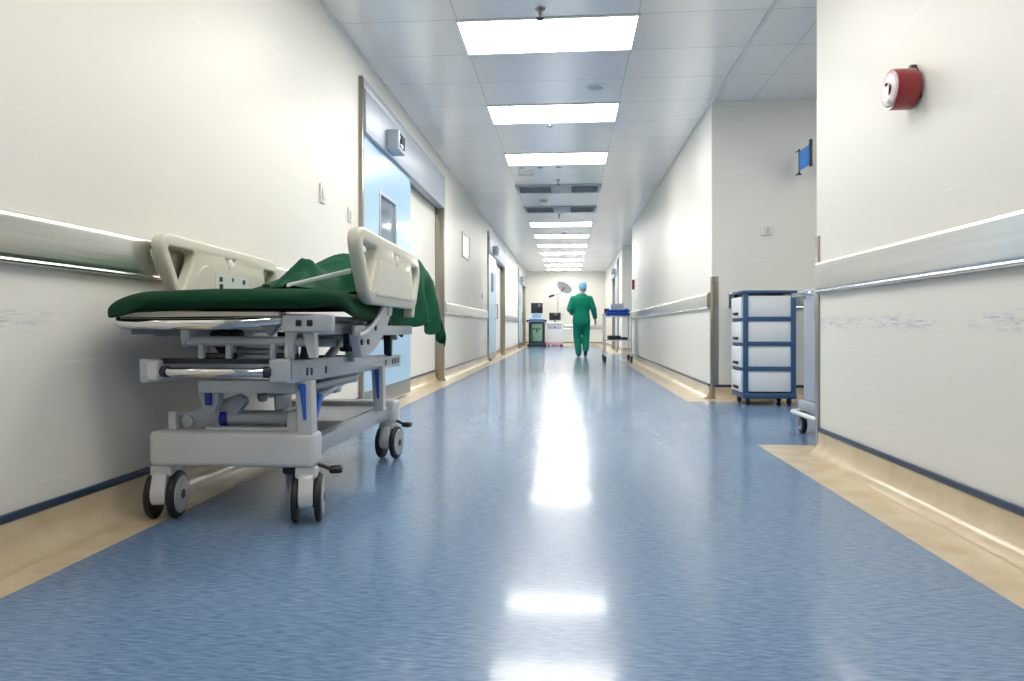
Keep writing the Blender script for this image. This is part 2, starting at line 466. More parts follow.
# ------------------------------------------------------------------ crash rails and corner guards
def crash_rail(label, side, x, y0, y1, zb=.83, zt=.978):
    t = thing('crash_rail', label, 'handrail', (x, (y0+y1)/2, zb), group='steel crash rails along the corridor walls')
    s = side
    prof = rounded([(0,zt-.012),(.008,zt),(.026,zt-.006),(.03,zt-.02),(.03,zb+.024),(.026,zb+.012),(.0,zb+.012)], .004, 2)
    bm = BM(); prism(bm, [(x+s*a, z) for a, z in prof], 1, y0, y1)
    obj('rail_face', bm, M['steel'], t)
    bm = BM(); tube(bm, [(x+s*.018, y0, zb+.008), (x+s*.018, y1, zb+.008)], .010, 10); obj('lower_roll', bm, M['steel'], t)
    return t
crash_rail('brushed steel crash rail on the wall behind the green bed', 1, XL, YB+.1, 4.98)
crash_rail('brushed steel crash rail between the first two blue sliding doors', 1, XL, 8.72, 13.35)
crash_rail('short steel crash rail between the last two blue sliding doors', 1, XL, 17.12, 21.6)
crash_rail('brushed steel crash rail under the large red alarm bell', -1, XR, YB+.1, 3.74, .83, .992)
crash_rail('steel crash rail between the drawer cabinet and the steel trolley', -1, XR, 6.57, 14.4)
def crash_rail_x(label, y, x0, x1, zb=.83, zt=.978):
    t = thing('crash_rail', label, 'handrail', ((x0+x1)/2, y, zb), group='steel crash rails along the corridor walls')
    prof = rounded([(0,zt-.012),(.012,zt),(.034,zt-.006),(.038,zt-.02),(.038,zb+.028),(.03,zb+.012),(.0,zb+.012)], .004, 2)
    bm = BM(); prism(bm, [(y-a, z) for a, z in prof], 0, x0, x1); obj('rail_face', bm, M['steel'], t)
    bm = BM(); tube(bm, [(x0, y-.022, zb+.008), (x1, y-.022, zb+.008)], .013, 10); obj('lower_roll', bm, M['steel'], t)
crash_rail_x('steel crash rail behind the blue and white drawer cabinet', 6.50, 1.45, 2.23)
crash_rail_x('steel crash rail across the far end wall', YF, -.6, 1.3, .62, .78)
def guard(label, x, y, z0, z1, w=.05, sy=1):
    t = thing('corner_guard', label, 'corner guard', (x, y, z0))
    bm = BM()
    ylo, yhi = sorted((y, y-sy*w))
    box(bm, x-.006, x, ylo, yhi, z0, z1, .001)
    lo, hi = sorted((y, y+sy*.006))
    box(bm, x-.006, x+w, lo, hi, z0, z1, .001)
    obj('guard_angle', bm, M['jamb'], t)
    for z in (z0+.12, (z0+z1)/2, z1-.06):
        bm = BM(); lathe(bm, (x+.02, y+sy*.006, z), (0,sy,0), [(0,.006),(.002,.005),(.003,0)], 10); obj('screw_head', bm, M['dark'], t)
guard('steel corner guard on the wall edge near the red alarm bell', XR, 3.80, .004, 1.13, .05, 1)
guard('steel corner guard on the wall edge beside the drawer cabinet', XR, 6.50, .004, 1.12, .06, -1)

# ------------------------------------------------------------------ ceiling fittings
LX0, LX1 = -.74, .46
def ceiling_light(y, label, m='light', LX0=LX0, LX1=LX1):
    t = thing('ceiling_light', label, 'ceiling light', ((LX0+LX1)/2, y+.275, CEIL), group='white ceiling light panels')
    bm = BM()
    z0, z1 = CEIL-.008, CEIL
    for a in ((LX0-.02, LX1+.02, y-.02, y), (LX0-.02, LX1+.02, y+.55, y+.57), (LX0-.02, LX0, y, y+.55), (LX1, LX1+.02, y, y+.55)): box(bm, *a, z0, z1)
    obj('frame', bm, M['whiteplastic'], t)
    bm = BM(); box(bm, LX0, LX1, y, y+.55, CEIL-.005, CEIL); obj('diffuser', bm, M[m], t, smooth=0)
    return t
names = {0:'nearest bright rectangular ceiling light panel, the largest in view', 1:'second ceiling light panel from the camera, past the round speaker',
         2:'third ceiling light panel, just before the two air diffusers', 5:'first ceiling light panel past the two air diffusers',
         6:'second ceiling light panel past the two air diffusers', 7:'third ceiling light panel past the two air diffusers',
         8:'fourth ceiling light panel past the two air diffusers', 9:'fifth ceiling light panel past the two air diffusers',
         10:'sixth ceiling light panel past the two air diffusers', 11:'last ceiling light panel, closest to the far end wall'}
for k in (-3,-2,-1,0,1,2,5,6,7,8,9,10,11):
    lab = names.get(k, 'ceiling light panel above and behind the camera')
    ceiling_light(4.66+1.8*k, lab, 'light' if k >= 0 else 'light_dim')
ceiling_light(4.25, 'added ceiling light panel brightening the alcove, out of sight behind the wall', 'light_dim', 1.98, 3.18)  # extra unseen panel, added to lift the dark alcove
def air_diffuser(y, label):
    t = thing('air_diffuser', label, 'air vent', (-.1, y+.27, CEIL), group='air diffusers in the ceiling')
    bm = BM()
    for a in ((LX0-.02, LX1+.02, y-.02, y+.02), (LX0-.02, LX1+.02, y+.5, y+.54), (LX0-.02, LX0+.03, y+.02, y+.5), (LX1-.03, LX1+.02, y+.02, y+.5), (-.25, .05, y+.02, y+.5)):
        box(bm, *a, CEIL-.02, CEIL, .003)
    obj('frame', bm, M['header'], t)
    for x0, x1 in ((LX0+.03, -.25), (.05, LX1-.03)):
        bm = BM(); box(bm, x0, x1, y+.02, y+.5, CEIL-.003, CEIL); p = obj('vent_panel', bm, M['bedgrey'], t)
        bm = BM()
        for k in range(7):
            yy = y+.06+k*.065
            box(bm, x0, x1, yy-.022, yy+.022, CEIL-.016, CEIL-.012, rot=Matrix.Rotation(.5, 3, 'X'))
        obj('louvre_slats', bm, M['header'], p)
air_diffuser(10.1, 'louvred metal air diffuser between the third light panel and its twin')
air_diffuser(11.9, 'louvred metal air diffuser just before the far run of light panels')
def sprinkler(x, y, label):
    t = thing('sprinkler', label, 'sprinkler', (x, y, CEIL), group='ceiling sprinklers')
    bm = BM(); lathe(bm, (x, y, CEIL), (0,0,-1), [(0,.035),(.006,.033),(.012,.014)], 16); obj('escutcheon', bm, M['jamb'], t)
    bm = BM(); lathe(bm, (x, y, CEIL-.012), (0,0,-1), [(0,.012),(.03,.010),(.034,.004),(.05,.004)], 12); obj('nozzle', bm, M['jamb'], t)
    bm = BM(); lathe(bm, (x, y, CEIL-.062), (0,0,-1), [(0,.026),(.004,.026)], 14); obj('deflector_plate', bm, M['dark'], t)
for x, y, l in ((-.18, 4.52, 'metal sprinkler head at the front edge of the nearest light panel'), (-.18, 6.95, 'metal sprinkler head just past the second light panel'),
                (-.14, 9.75, 'metal sprinkler head just before the first air diffuser'), (-.16, 12.75, 'metal sprinkler head just past the second air diffuser'),
                (-.1, 15.2, 'metal sprinkler head between the first two far light panels'), (-.22, 17.1, 'metal sprinkler head before the third far light panel')):
    sprinkler(x, y, l)
t = thing('ceiling_speaker', 'round flat white speaker in the ceiling near the second light panel', 'speaker', (.24, 6.02, CEIL))
bm = BM(); lathe(bm, (.24, 6.02, CEIL), (0,0,-1), [(0,.095),(.006,.093),(.01,.08),(.008,.072)], 32); obj('rim', bm, M['whiteplastic'], t)
bm = BM(); lathe(bm, (.24, 6.02, CEIL-.006), (0,0,-1), [(0,.072),(.003,.06),(.004,0)], 32); obj('speaker_grille', bm, M['header'], t)
t = thing('smoke_detector', 'small cream dome smoke detector between the air diffusers', 'smoke detector', (-.4, 11.3, CEIL))
bm = BM(); lathe(bm, (-.4, 11.3, CEIL), (0,0,-1), [(0,.06),(.02,.06),(.024,.05)], 20); obj('base', bm, M['cream'], t)
bm = BM(); lathe(bm, (-.4, 11.3, CEIL-.024), (0,0,-1), [(0,.045),(.02,.036),(.028,0)], 20); obj('sensor_dome', bm, M['creampanel'], t)
t = thing('access_hatch', 'small square ceiling hatch with three dark slots past the third light', 'vent', (-.55, 9.25, CEIL))
bm = BM(); box(bm, -.66, -.46, 9.15, 9.45, CEIL-.006, CEIL, .002); obj('hatch_cover', bm, M['whiteplastic'], t)
for x in (-.6, -.36, -.12):
    bm = BM(); box(bm, x-.035, x+.035, 8.98, 9.02, CEIL-.004, CEIL, .001); obj('slot', bm, M['dark'], t)

# ------------------------------------------------------------------ small wall fittings
def wall_switch(label, x, y, z, s, w=.085, h=.12):
    t = thing('light_switch', label, 'switch', (x, y, z))
    lo, hi = sorted((x, x+s*.012)); bm = BM(); box(bm, lo, hi, y-w/2, y+w/2, z-h/2, z+h/2, .004); obj('face_plate', bm, M['whiteplastic'], t)
    lo, hi = sorted((x+s*.012, x+s*.018)); bm = BM(); box(bm, lo, hi, y-w*.3, y+w*.3, z-h*.3, z+h*.3, .002); obj('rocker', bm, M['creampanel'], t)
wall_switch('white light switch on the wall above the bed foot rail', XL, 4.32, 1.50, 1)
wall_switch('white light switch closest to the blue sliding door frame', XL, 4.88, 1.455, 1, .07, .1)
wall_switch('tiny switch plate below the framed notice', XL, 10.35, 1.25, 1, .07, .12)
wall_switch('tiny switch plate beside the second sliding door', XL, 12.6, 1.22, 1, .07, .12)
wall_switch('tiny socket plate under the crash rail before the second sliding door', XL, 13.1, .4, 1, .07, .12)
t = thing('light_switch', 'square white switch on the alcove wall above the drawer cabinet', 'switch', (1.79, 6.50, 1.535))
bm = BM(); box(bm, 1.742, 1.838, 6.487, 6.50, 1.487, 1.583, .004); obj('face_plate', bm, M['whiteplastic'], t)
bm = BM()
box(bm, 1.76, 1.786, 6.481, 6.487, 1.505, 1.565, .002); obj('rocker', bm, M['creampanel'], t)
bm = BM()
box(bm, 1.794, 1.82, 6.481, 6.487, 1.505, 1.565, .002); obj('rocker', bm, M['creampanel'], t)
t = thing('framed_notice', 'white framed notice on the wall past the first sliding door', 'notice', (XL, 10.55, 1.72))
bm = BM()
for a in ((10.2,10.9,2.045,2.075),(10.2,10.9,1.70,1.73),(10.2,10.235,1.73,2.045),(10.865,10.9,1.73,2.045)): box(bm, XL, XL+.018, *a, .003)
obj('frame', bm, M['whiteplastic'], t)
bm = BM(); box(bm, XL, XL+.008, 10.235, 10.865, 1.73, 2.045); obj('notice_sheet', bm, M['paper'], t)

def alarm_bell(label, x, y, z, r, dep):
    t = thing('alarm_bell', label, 'fire alarm', (x, y, z), group=None)
    bm = BM(); lathe(bm, (x-.012, y, z), (-1,0,0), [(0,r*.96),(.004,r),(dep-.014,r),(dep-.008,r*.97)], 40); obj('bell_body', bm, M['red'], t, smooth=30)
    bm = BM(); box(bm, x-.012, x, y-r*.6, y+r*.6, z-r*.6, z+r*.6, .002)
    prism(bm, [(y-r*.55, z+r*.55), (y+r*.55, z+r*.55), (y+.008, z+r*1.2), (y-.008, z+r*1.2)], 0, x-.02, x)
    obj('mount_plate', bm, M['black'], t)
    xf = x-.012-dep+.006
    bm = BM(); lathe(bm, (xf, y, z), (-1,0,0), [(-.002,r*.90),(.003,r*.87),(.006,r*.72),(.0075,r*.4),(.008,0)], 36); f = obj('face_dome', bm, M['alarmface'], t, smooth=60)
    bm = BM()
    for a0, a1, rr in ((2.5, 4.2, r*.34), (.9, 1.7, r*.30)):
        pts = [(xf-.0085, y+math.cos(a0+(a1-a0)*k/8)*rr, z+math.sin(a0+(a1-a0)*k/8)*rr) for k in range(9)]
        tube(bm, pts, [.002+.004*math.sin(PI*k/8) for k in range(9)], 6)
    obj('arc_mark', bm, M['black'], f)
    bm = BM(); lathe(bm, (xf-.006, y-.45*r, z-.68*r), (-1,0,0), [(0,.012),(.012,.011),(.018,.006)], 12); obj('test_lamp', bm, M['whiteplastic'], t)
alarm_bell('large round red fire alarm with white face on the wall', XR, 2.75, 1.55, .075, .088)
t = thing('fire_call_point', 'tiny distant red fire call point on the wall above the trolley', 'fire alarm', (XR, 13.95, 1.46))
bm = BM(); box(bm, XR-.004, XR, 13.89, 14.01, 1.40, 1.61, .001); obj('mount_plate', bm, M['dark'], t)
bm = BM(); box(bm, XR-.05, XR-.004, 13.9, 14.0, 1.41, 1.60, .01); cp = obj('housing', bm, M['red'], t)
bm = BM(); box(bm, XR-.054, XR-.05, 13.92, 13.98, 1.47, 1.54, .001); obj('press_plate', bm, M['whiteplastic'], t)

# hanging flag sign in the alcove
t = thing('hanging_sign', 'small blue sign panel sticking out from the alcove wall', 'sign', (2.05, 6.50, 2.05))
bm = BM(); box(bm, 2.045, 2.057, 6.13, 6.40, 2.045, 2.215, .002); obj('sign_panel', bm, M['signblue'], t)
bm = BM(); box(bm, 2.040, 2.062, 6.10, 6.13, 2.02, 2.25, .004); obj('end_bar', bm, M['dark'], t)
bm = BM(); tube(bm, [(2.051, 6.40, 2.235), (2.051, 6.50, 2.235)], .006, 8); tube(bm, [(2.051, 6.41, 2.02), (2.051, 6.41, 2.24)], .008, 8); tube(bm, [(2.051, 6.40, 2.03), (2.051, 6.50, 2.03)], .006, 8)
lathe(bm, (2.051, 6.41, 2.012), (0,0,1), [(0,.02),(.01,.02)], 10)
obj('bracket', bm, M['dark'], t)

# ------------------------------------------------------------------ hospital bed
BX, BY = -1.115, 2.9
bed = thing('hospital_bed', 'grey wheeled hospital stretcher bed with green mattress and cream side rails', 'hospital bed', (BX, BY, 0))
BSH = -.028
G = M
# base covers and beams
def base_cover(y0, y1, x0, x1, z0, z1):
    bm = BM(); box(bm, x0, x1, y0, y1, z0, z1, .018, 4); return bm
obj('base_cover', base_cover(2.235, 2.33, -1.372, -.805, .188, .305), G['bedwhite'], bed)
obj('base_cover', base_cover(3.38, 3.50, -1.385, -.82, .18, .290), G['bedwhite'], bed)
for x in (-1.30, -.87):
    bm = BM(); box(bm, x-.025, x+.025, 2.33, 3.40, .205, .265, .006); obj('base_beam', bm, G['bedsilver'], bed)
bm = BM()
prism(bm, rounded([(2.72,.20),(3.40,.20),(3.40,.262),(3.34,.268),(2.85,.262),(2.72,.24)], .02, 3), 0, -1.24, -.90, .006)
obj('drive_cover', bm, G['bedsilver'], bed)
# casters
def caster(x, y, rz, pedal):
    R_ = Matrix.Rotation(rz, 3, 'Z'); o = Vector((x, y, 0))
    def tr(bm):
        for v in bm.verts: v.co = o + R_ @ v.co
        return bm
    r = .081
    bm = BM()
    box(bm, -.036, .036, -.05, .05, .15, .19, .008, 2)
    prism(bm, rounded([(-.062,.165),(.05,.165),(.03,.10),(.02,.06),(-.02,.05),(-.072,.06),(-.080,.10)], .012, 3), 0, -.0235, .0235, .005)
    c = obj('caster', tr(bm), G['bedwhite'], bed)
    for s in (-1, 1):
        bm = BM(); lathe(bm, (s*.0255, 0, r), (s,0,0), [(0,r*.86),(.003,r*.97),(.009,r),(.015,r),(.021,r*.95),(.024,r*.82)], 32)
        w = obj('wheel', tr(bm), G['black'], c)
        bm = BM(); lathe(bm, (s*.0495, 0, r), (s,0,0), [(-.001,r*.80),(.003,r*.76),(.0045,r*.45),(.003,r*.3),(.006,r*.22),(.007,0)], 28)
        obj('hub_cap', tr(bm), G['hub'], c)
        bm = BM(); lathe(bm, (s*.0545, 0, r), (s,0,0), [(0,.017),(.003,.016),(.004,0)], 18); obj('hub_bolt', tr(bm), G['dark'], c)
    bm = BM(); lathe(bm, (-.05, 0, r), (1,0,0), [(0,.011),(.1,.011)], 12); obj('axle', tr(bm), G['dark'], c)
    if pedal:
        bm = BM(); tube(bm, [(.03, .0, .19), (.045, .0, .185), (.075,.0,.172)], .007, 8)
        box(bm, .07, .115, -.022, .022, .158, .182, .009, 3)
        obj('brake_pedal', tr(bm), G['black'], c)
caster(-1.345, 2.30, .16, False)
caster(-.848, 2.30, .27, True)
caster(-.862, 3.44, -.12, True)
caster(-1.335, 3.44, .3, False)
bm = BM(); tube(bm, [(-.92, 2.36, .215), (-.92, 2.36, .165)], .012, 8); box(bm, -.955, -.90, 2.34, 2.38, .145, .175, .008); obj('brake_linkage', bm, G['dark'], bed)
# lower deck
bm = BM(); prism(bm, rounded([(2.13,.475),(3.58,.455),(3.58,.515),(2.13,.552)], .006, 2), 0, -.875, -.838, .003)
lb = obj('lower_side_beam', bm, G['bedsilver'], bed)
for y, z in ((2.27,.505),(2.31,.503),(2.45,.500),(3.28,.485),(3.41,.486),(3.46,.486),(3.52,.486)):
    bm = BM(); box(bm, -.838, -.8365, y-.009, y+.009, z-.013, z+.013, .0005); obj('slot', bm, G['black'], lb)
bm = BM(); prism(bm, rounded([(2.13,.475),(3.58,.455),(3.58,.515),(2.13,.552)], .006, 2), 0, -1.335, -1.298, .003)
obj('lower_side_beam', bm, G['bedsilver'], bed)
bm = BM(); box(bm, -1.305, -1.262, 2.115, 2.15, .482, .55, .01, 3); obj('end_bracket', bm, G['bedwhite'], bed)
bm = BM(); box(bm, -.905, -.838, 2.115, 2.15, .476, .554, .01, 3); obj('end_bracket', bm, G['bedgrey'], bed)
bm = BM(); tube(bm, [(-1.26,2.135,.512),(-1.2,2.10,.512),(-1.05,2.09,.512),(-.95,2.10,.512),(-.89,2.135,.512)], .0145, 14); obj('lower_push_bar', bm, G['chrome'], bed)
for x in (-1.235, -.917):
    bm = BM(); lathe(bm, (x, 2.118, .512), (1 if x > -1 else -1,.35,0), [(-.004,.018),(.016,.018),(.02,.014)], 14); obj('bar_collar', bm, G['dark'], bed)
bm = BM(); box(bm, -1.30, -.87, 2.16, 2.20, .535, .55); obj('lower_cross_plate', bm, G['dark'], bed)
bm = BM(); box(bm, -1.30, -.87, 3.50, 3.54, .465, .51, .003); obj('lower_cross_plate', bm, G['dark'], bed)
bm = BM(); box(bm, -1.19, -.86, 2.22, 2.29, .435, .478, .006); obj('lower_cross_beam', bm, G['bedgrey'], bed)
# legs between base and lower deck
def lift_leg(x, y, z0, z1, wt, wb, t=.05):
    bm = BM(); prism(bm, rounded([(x-wt/2, z1), (x+wt/2, z1), (x+wb/2+.008, z0), (x-wb/2+.008, z0)], .006, 2), 1, y-t/2, y+t/2, .004)
    l = obj('lift_leg', bm, G['bedwhite'], bed)
    bm = BM(); h = z1-z0
    prism(bm, rounded([(x-.012, z1-.012), (x+.011, z1-.012), (x+.013, z0+h*.28), (x+.003, z0+h*.28)], .006, 3), 1, y-t/2-.004, y-t/2+.006, .001)
    obj('blue_inlay', bm, G['brightblue'], l)
lift_leg(-.842, 2.265, .296, .478, .056, .048)
lift_leg(-.842, 3.16, .27, .475, .055, .045)
lift_leg(-1.31, 3.16, .27, .475, .055, .045)
# front left hinge arm with its dark blue plug
bm = BM(); prism(bm, rounded([(-1.215,.475),(-1.145,.475),(-1.14,.41),(-1.155,.365),(-1.19,.37),(-1.21,.43)], .01, 3), 1, 2.26, 2.30, .004); obj('hinge_plate', bm, G['bedgrey'], bed)
bm = BM(); box(bm, -1.185, -1.16, 2.25, 2.262, .39, .45, .006, 2); obj('blue_inlay', bm, G['deepblue'], bed)
bm = BM(); prism(bm, rounded([(-1.30,.30),(-1.13,.325),(-1.07,.40),(-1.10,.425),(-1.22,.375),(-1.30,.352)], .014, 4), 1, 2.32, 2.355, .005); obj('hinge_arm', bm, G['bedgrey'], bed)
bm = BM(); lathe(bm, (-1.28, 2.318, .328), (0,-1,0), [(0,.022),(.006,.022),(.008,.012)], 16); obj('pivot_cap', bm, G['bedsilver'], bed)
bm = BM(); box(bm, -1.335, -1.305, 2.29, 2.34, .296, .365, .006); obj('cylinder_mount', bm, G['bedwhite'], bed)
bm = BM(); box(bm, -.915, -.868, 2.28, 2.36, .296, .370, .012, 3); obj('cylinder_mount', bm, G['bedwhite'], bed)
bm = BM(); tube(bm, [(-1.14, 2.345, .338), (-.91, 2.345, .338)], .028, 18); obj('torsion_tube', bm, G['bedgrey'], bed)
bm = BM(); tube(bm, [(-1.20, 2.30, .305), (-.90, 2.30, .305)], .012, 12); obj('tie_bar', bm, G['bedsilver'], bed)
bm = BM(); lathe(bm, (-1.165, 2.338, .338), (1,0,0), [(0,.03),(.02,.031),(.024,.028)], 16); obj('tube_collar', bm, G['deepblue'], bed)
bm = BM(); prism(bm, rounded([(-.93,.30),(-.87,.30),(-.84,.41),(-.87,.425),(-.905,.37)], .01, 3), 1, 2.40, 2.44, .004); obj('hinge_arm', bm, G['brightblue'], bed)
# gas springs and long rods
bm = BM(); tube(bm, [(-1.06,2.42,.405),(-.86,2.62,.445)], .010, 10); tube(bm, [(-.96,2.52,.425),(-.80,2.68,.457)], .017, 12); lathe(bm, (-1.07,2.41,.403), (1,1,.2), [(0,.014),(.012,.02),(.026,.018),(.034,.01)], 14)
obj('gas_spring', bm, G['bedsilver'], bed)
bm = BM(); tube(bm, [(-.90,2.36,.37),(-.885,3.0,.455)], .013, 10); obj('push_rod', bm, G['bedsilver'], bed)
bm = BM(); tube(bm, [(-1.0,2.45,.42),(-1.0,3.3,.44)], .022, 12); lathe(bm, (-1.0,2.86,.43), (0,1,0), [(0,.03),(.05,.03)], 16); obj('lift_cylinder', bm, G['bedgrey'], bed)
bm = BM(); box(bm, -1.22,-1.0,3.05,3.12,.36,.45,.006); obj('lower_cross_beam', bm, G['bedgrey'], bed)
bm = BM(); box(bm, -.96,-.93,2.30,2.37,.375,.425,.006); obj('hinge_plate', bm, G['bedgrey'], bed)
# upper deck
bm = BM(); tube(bm, [(-1.40,2.13,.668),(-1.36,2.09,.664),(-1.2,2.075,.662),(-1.05,2.07,.662),(-1.0,2.08,.664),(-.91,2.11,.672),(-.86,2.14,.678)], .018, 14); obj('foot_push_bar', bm, G['chrome'], bed)
bm = BM(); box(bm, -1.42, -.72, 2.14, 2.80, .672, .688, .004); obj('deck_panel', bm, G['dark'], bed)
bm = BM(); prism(bm, rounded([(-1.38,.692),(-1.24,.702),(-.86,.700),(-.86,.688),(-1.38,.684)], .003, 2), 1, 2.09, 2.15); obj('deck_edge', bm, G['cream'], bed)
for x in (-1.40, -.79):
    bm = BM(); box(bm, x-.02, x+.02, 2.16, 3.36, .628, .670, .005); obj('deck_side_rail', bm, G['bedgrey'], bed)
bm = BM(); box(bm, -.855, -.695, 2.10, 2.135, .636, .694, .008, 3); bk = obj('corner_plate', bm, G['bedsilver'], bed)
for x in (-.80, -.765):
    bm = BM(); box(bm, x-.009, x+.009, 2.0975, 2.10, .655, .675, .003); obj('bolt_slot', bm, G['black'], bk)
bm = BM(); tube(bm, [(-1.195,2.17,.607),(-.80,2.17,.607)], .016, 12); lathe(bm, (-1.195,2.17,.607), (-1,0,0), [(0,.02),(.012,.02),(.016,.012)], 12); obj('deck_cross_tube', bm, G['bedgrey'], bed)
bm = BM(); tube(bm, [(-1.195,2.45,.60),(-.80,2.45,.60)], .018, 12); obj('deck_cross_tube', bm, G['bedgrey'], bed)
bm = BM(); tube(bm, [(-1.3,3.35,.61),(-.80,3.35,.61)], .018, 12); obj('deck_cross_tube', bm, G['bedgrey'], bed)
bm = BM(); box(bm, -1.21,-1.18,2.15,2.19,.61,.672,.003); obj('hanger', bm, G['bedgrey'], bed)
bm = BM(); prism(bm, rounded([(-.97,.672),(-.89,.672),(-.93,.622)], .006, 2), 1, 2.18, 2.21, .002); obj('hanger', bm, G['bedgrey'], bed)
for x0, x1 in ((-1.14,-1.05), (-.905,-.845)):
    for x in (x0, x1):
        bm = BM(); box(bm, x-.009, x+.009, 2.145, 2.195, .552, .60, .004); h = obj('pivot_lug', bm, G['bedgrey'], bed)
    bm = BM(); tube(bm, [(x0-.015,2.17,.56),(x1+.015,2.17,.56)], .011, 10); obj('pivot_pin', bm, G['dark'], h)
bm = BM(); box(bm, -1.125,-1.065,2.20,2.30,.575,.645,.012,3); obj('motor_block', bm, G['black'], bed)
bm = BM(); lathe(bm, (-1.125,2.2,.615), (1,0,0), [(0,.028),(.06,.028),(.065,.02)], 18); obj('rubber_buffer', bm, G['black'], bed)
bm = BM(); tube(bm, [(-1.06,2.24,.572),(-.90,2.24,.572)], .014, 12); obj('actuator_tube', bm, G['bedsilver'], bed)
bm = BM(); box(bm, -1.10,-.93,2.20,2.28,.552,.562,.002); obj('lower_cross_plate', bm, G['bedgrey'], bed)
# forked stand between decks near the foot end, and black wedge filling its gap
for x in (-.845, -.79):
    bm = BM(); s = -1 if x < -.82 else 1
    prism(bm, rounded([(x-.02,.638),(x+.02,.638),(x+.010+s*.012,.555),(x-.010+s*.012,.555)], .004, 2), 1, 2.15, 2.19, .003); obj('deck_fork', bm, G['bedwhite'], bed)
bm = BM(); prism(bm, [(-.835,.548),(-.80,.548),(-.812,.632),(-.824,.632)], 1, 2.19, 2.23, .004); obj('fork_gap_fill', bm, G['black'], bed)
for y in (2.50, 2.68):
    bm = BM(); box(bm, -.79,-.74,y-.05,y+.05,.565,.583,.006); box(bm, -.775,-.757,y-.05,y-.04,.565,.63); box(bm, -.775,-.757,y+.04,y+.05,.565,.63); obj('rail_clip', bm, G['dark'], bed)
for y in (2.72, 3.3):
    bm = BM(); prism(bm, rounded([(y-.022,.632),(y+.022,.632),(y+.012,.515),(y-.012,.515)], .006, 2), 0, -.85, -.815, .004); obj('deck_support', bm, G['bedgrey'] if y < 3 else G['black'], bed)
    bm = BM(); prism(bm, rounded([(y-.03,.632),(y+.035,.632),(y+.015,.515),(y-.015,.515)], .006, 2), 0, -1.37, -1.32, .004); obj('deck_support', bm, G['black'], bed)
# curved rail supports
for x in (-.715, -1.452):
    arc = []
    for k in range(9):
        a = k/8
        arc.append((2.40+.40*a**.8+(0 if x > -1 else .45), .585+.155*a**1.6))
    up = [(y-.02, z+.04) for y, z in arc]; dn = [(y+.03, z-.04) for y, z in arc]
    bm = BM(); prism(bm, up+dn[::-1], 0, x-.016, x+.016, .004); sp = obj('rail_support_arm', bm, G['bedgrey'], bed)
    bm = BM(); tube(bm, [(x+.017, y-.022, z+.042) for y, z in arc], .009, 8); obj('arm_edge_tube', bm, G['bedsilver'], sp)
    bm = BM()
    for y, z in ((2.42,.60),(2.50,.60),(2.60,.65)): lathe(bm, (x+.016, y+(0 if x > -1 else .45), z), (1,0,0), [(0,.011),(.005,.010),(.006,0)], 12)
    obj('pivot_bolt', bm, G['dark'], sp)
    bm = BM(); prism(bm, rounded([(2.78,.70),(2.84,.70),(2.86,.76),(2.80,.77)], .01, 3), 0, x-.02, x+.02, .004); obj('rail_latch', bm, G['cream'], sp)
    bm = BM(); prism(bm, rounded([(3.2,.70),(3.26,.70),(3.28,.77),(3.22,.77)], .01, 3), 0, x-.02, x+.02, .004); obj('rail_latch', bm, G['cream'], sp)
    bm = BM(); box(bm, x-.012 if x > -1 else x, x if x > -1 else x+.012, 2.4, 3.3, .62, .66, .003); obj('arm_mount', bm, G['bedgrey'], sp)

# side rails (cream plastic with handle holes)
def side_rail(x, y0, inner, slant=.13):
    """profile in (y, z); faces +x; y0 = front top corner"""
    L = 1.05 if inner else .985
    out = rounded([(y0, .992), (y0+L-.03, .974), (y0+L+.01, .90), (y0+L-.08, .748), (y0+slant+.03, .748)], [.11,.07,.09,.05,.06], 9)
    h1 = rounded([(y0+.048, .963), (y0+.262, .958), (y0+.255, .90), (y0+.180, .782), (y0+.158, .782)], [.045,.03,.03,.012,.012], 6)
    h2 = rounded([(y0+L-.185, .940), (y0+L-.040, .938), (y0+L-.028, .89), (y0+L-.10, .782), (y0+L-.135, .782)], [.035,.035,.03,.012,.012], 6)
    sl = rounded([(y0+.485, .957), (y0+.61, .955), (y0+.59, .920), (y0+.51, .921)], .012, 4)
    bm = plate_with_holes(out, [h1, h2, sl], .046, .012)
    for v in bm.verts: v.co = Vector((x+v.co.z, v.co.x, v.co.y))
    r = obj('side_rail', bm, G['cream'], bed, smooth=40)
    bm = BM()
    pan = rounded([(y0+.295, .905), (y0+L-.20, .895), (y0+L-.20, .775), (y0+.235, .775)], [.05,.05,.02,.02] if inner else .015, 5)
    prism(bm, pan, 0, x+.019, x+.030 if inner else x+.0265, .004)
    obj('rail_panel', bm, G['creampanel'], r, smooth=10)
    if inner:
        bm = BM(); prism(bm, rounded([(y0+.40, .880), (y0+.70, .874), (y0+.70, .78), (y0+.40, .78)], .008, 2), 0, x+.029, x+.0325); lp = obj('control_label', bm, G['labelplate'], r)
        bm = BM()
        for (a, b, c, d) in ((.43,.46,.80,.835), (.43,.455,.845,.865), (.54,.555,.85,.868), (.64,.665,.845,.865), (.64,.67,.80,.825)):
            box(bm, x+.032, x+.0335, y0+a, y0+b, c, d)
        obj('label_marks', bm, G['dark'], lp)
    else:
        bm = BM()
        box(bm, x+.023, x+.0272, y0+.235, y0+L-.16, .768, .771); obj('panel_groove', bm, G['bedgrey'], r)
    bm = BM(); lathe(bm, (x+.01, y0+.545, .925), (1,0,0), [(0,.022),(.016,.022),(.018,.016)], 16); obj('release_button', bm, G['whiteplastic'], r)
side_rail(-.697, 2.29, False)
side_rail(-1.462, 2.40, True)

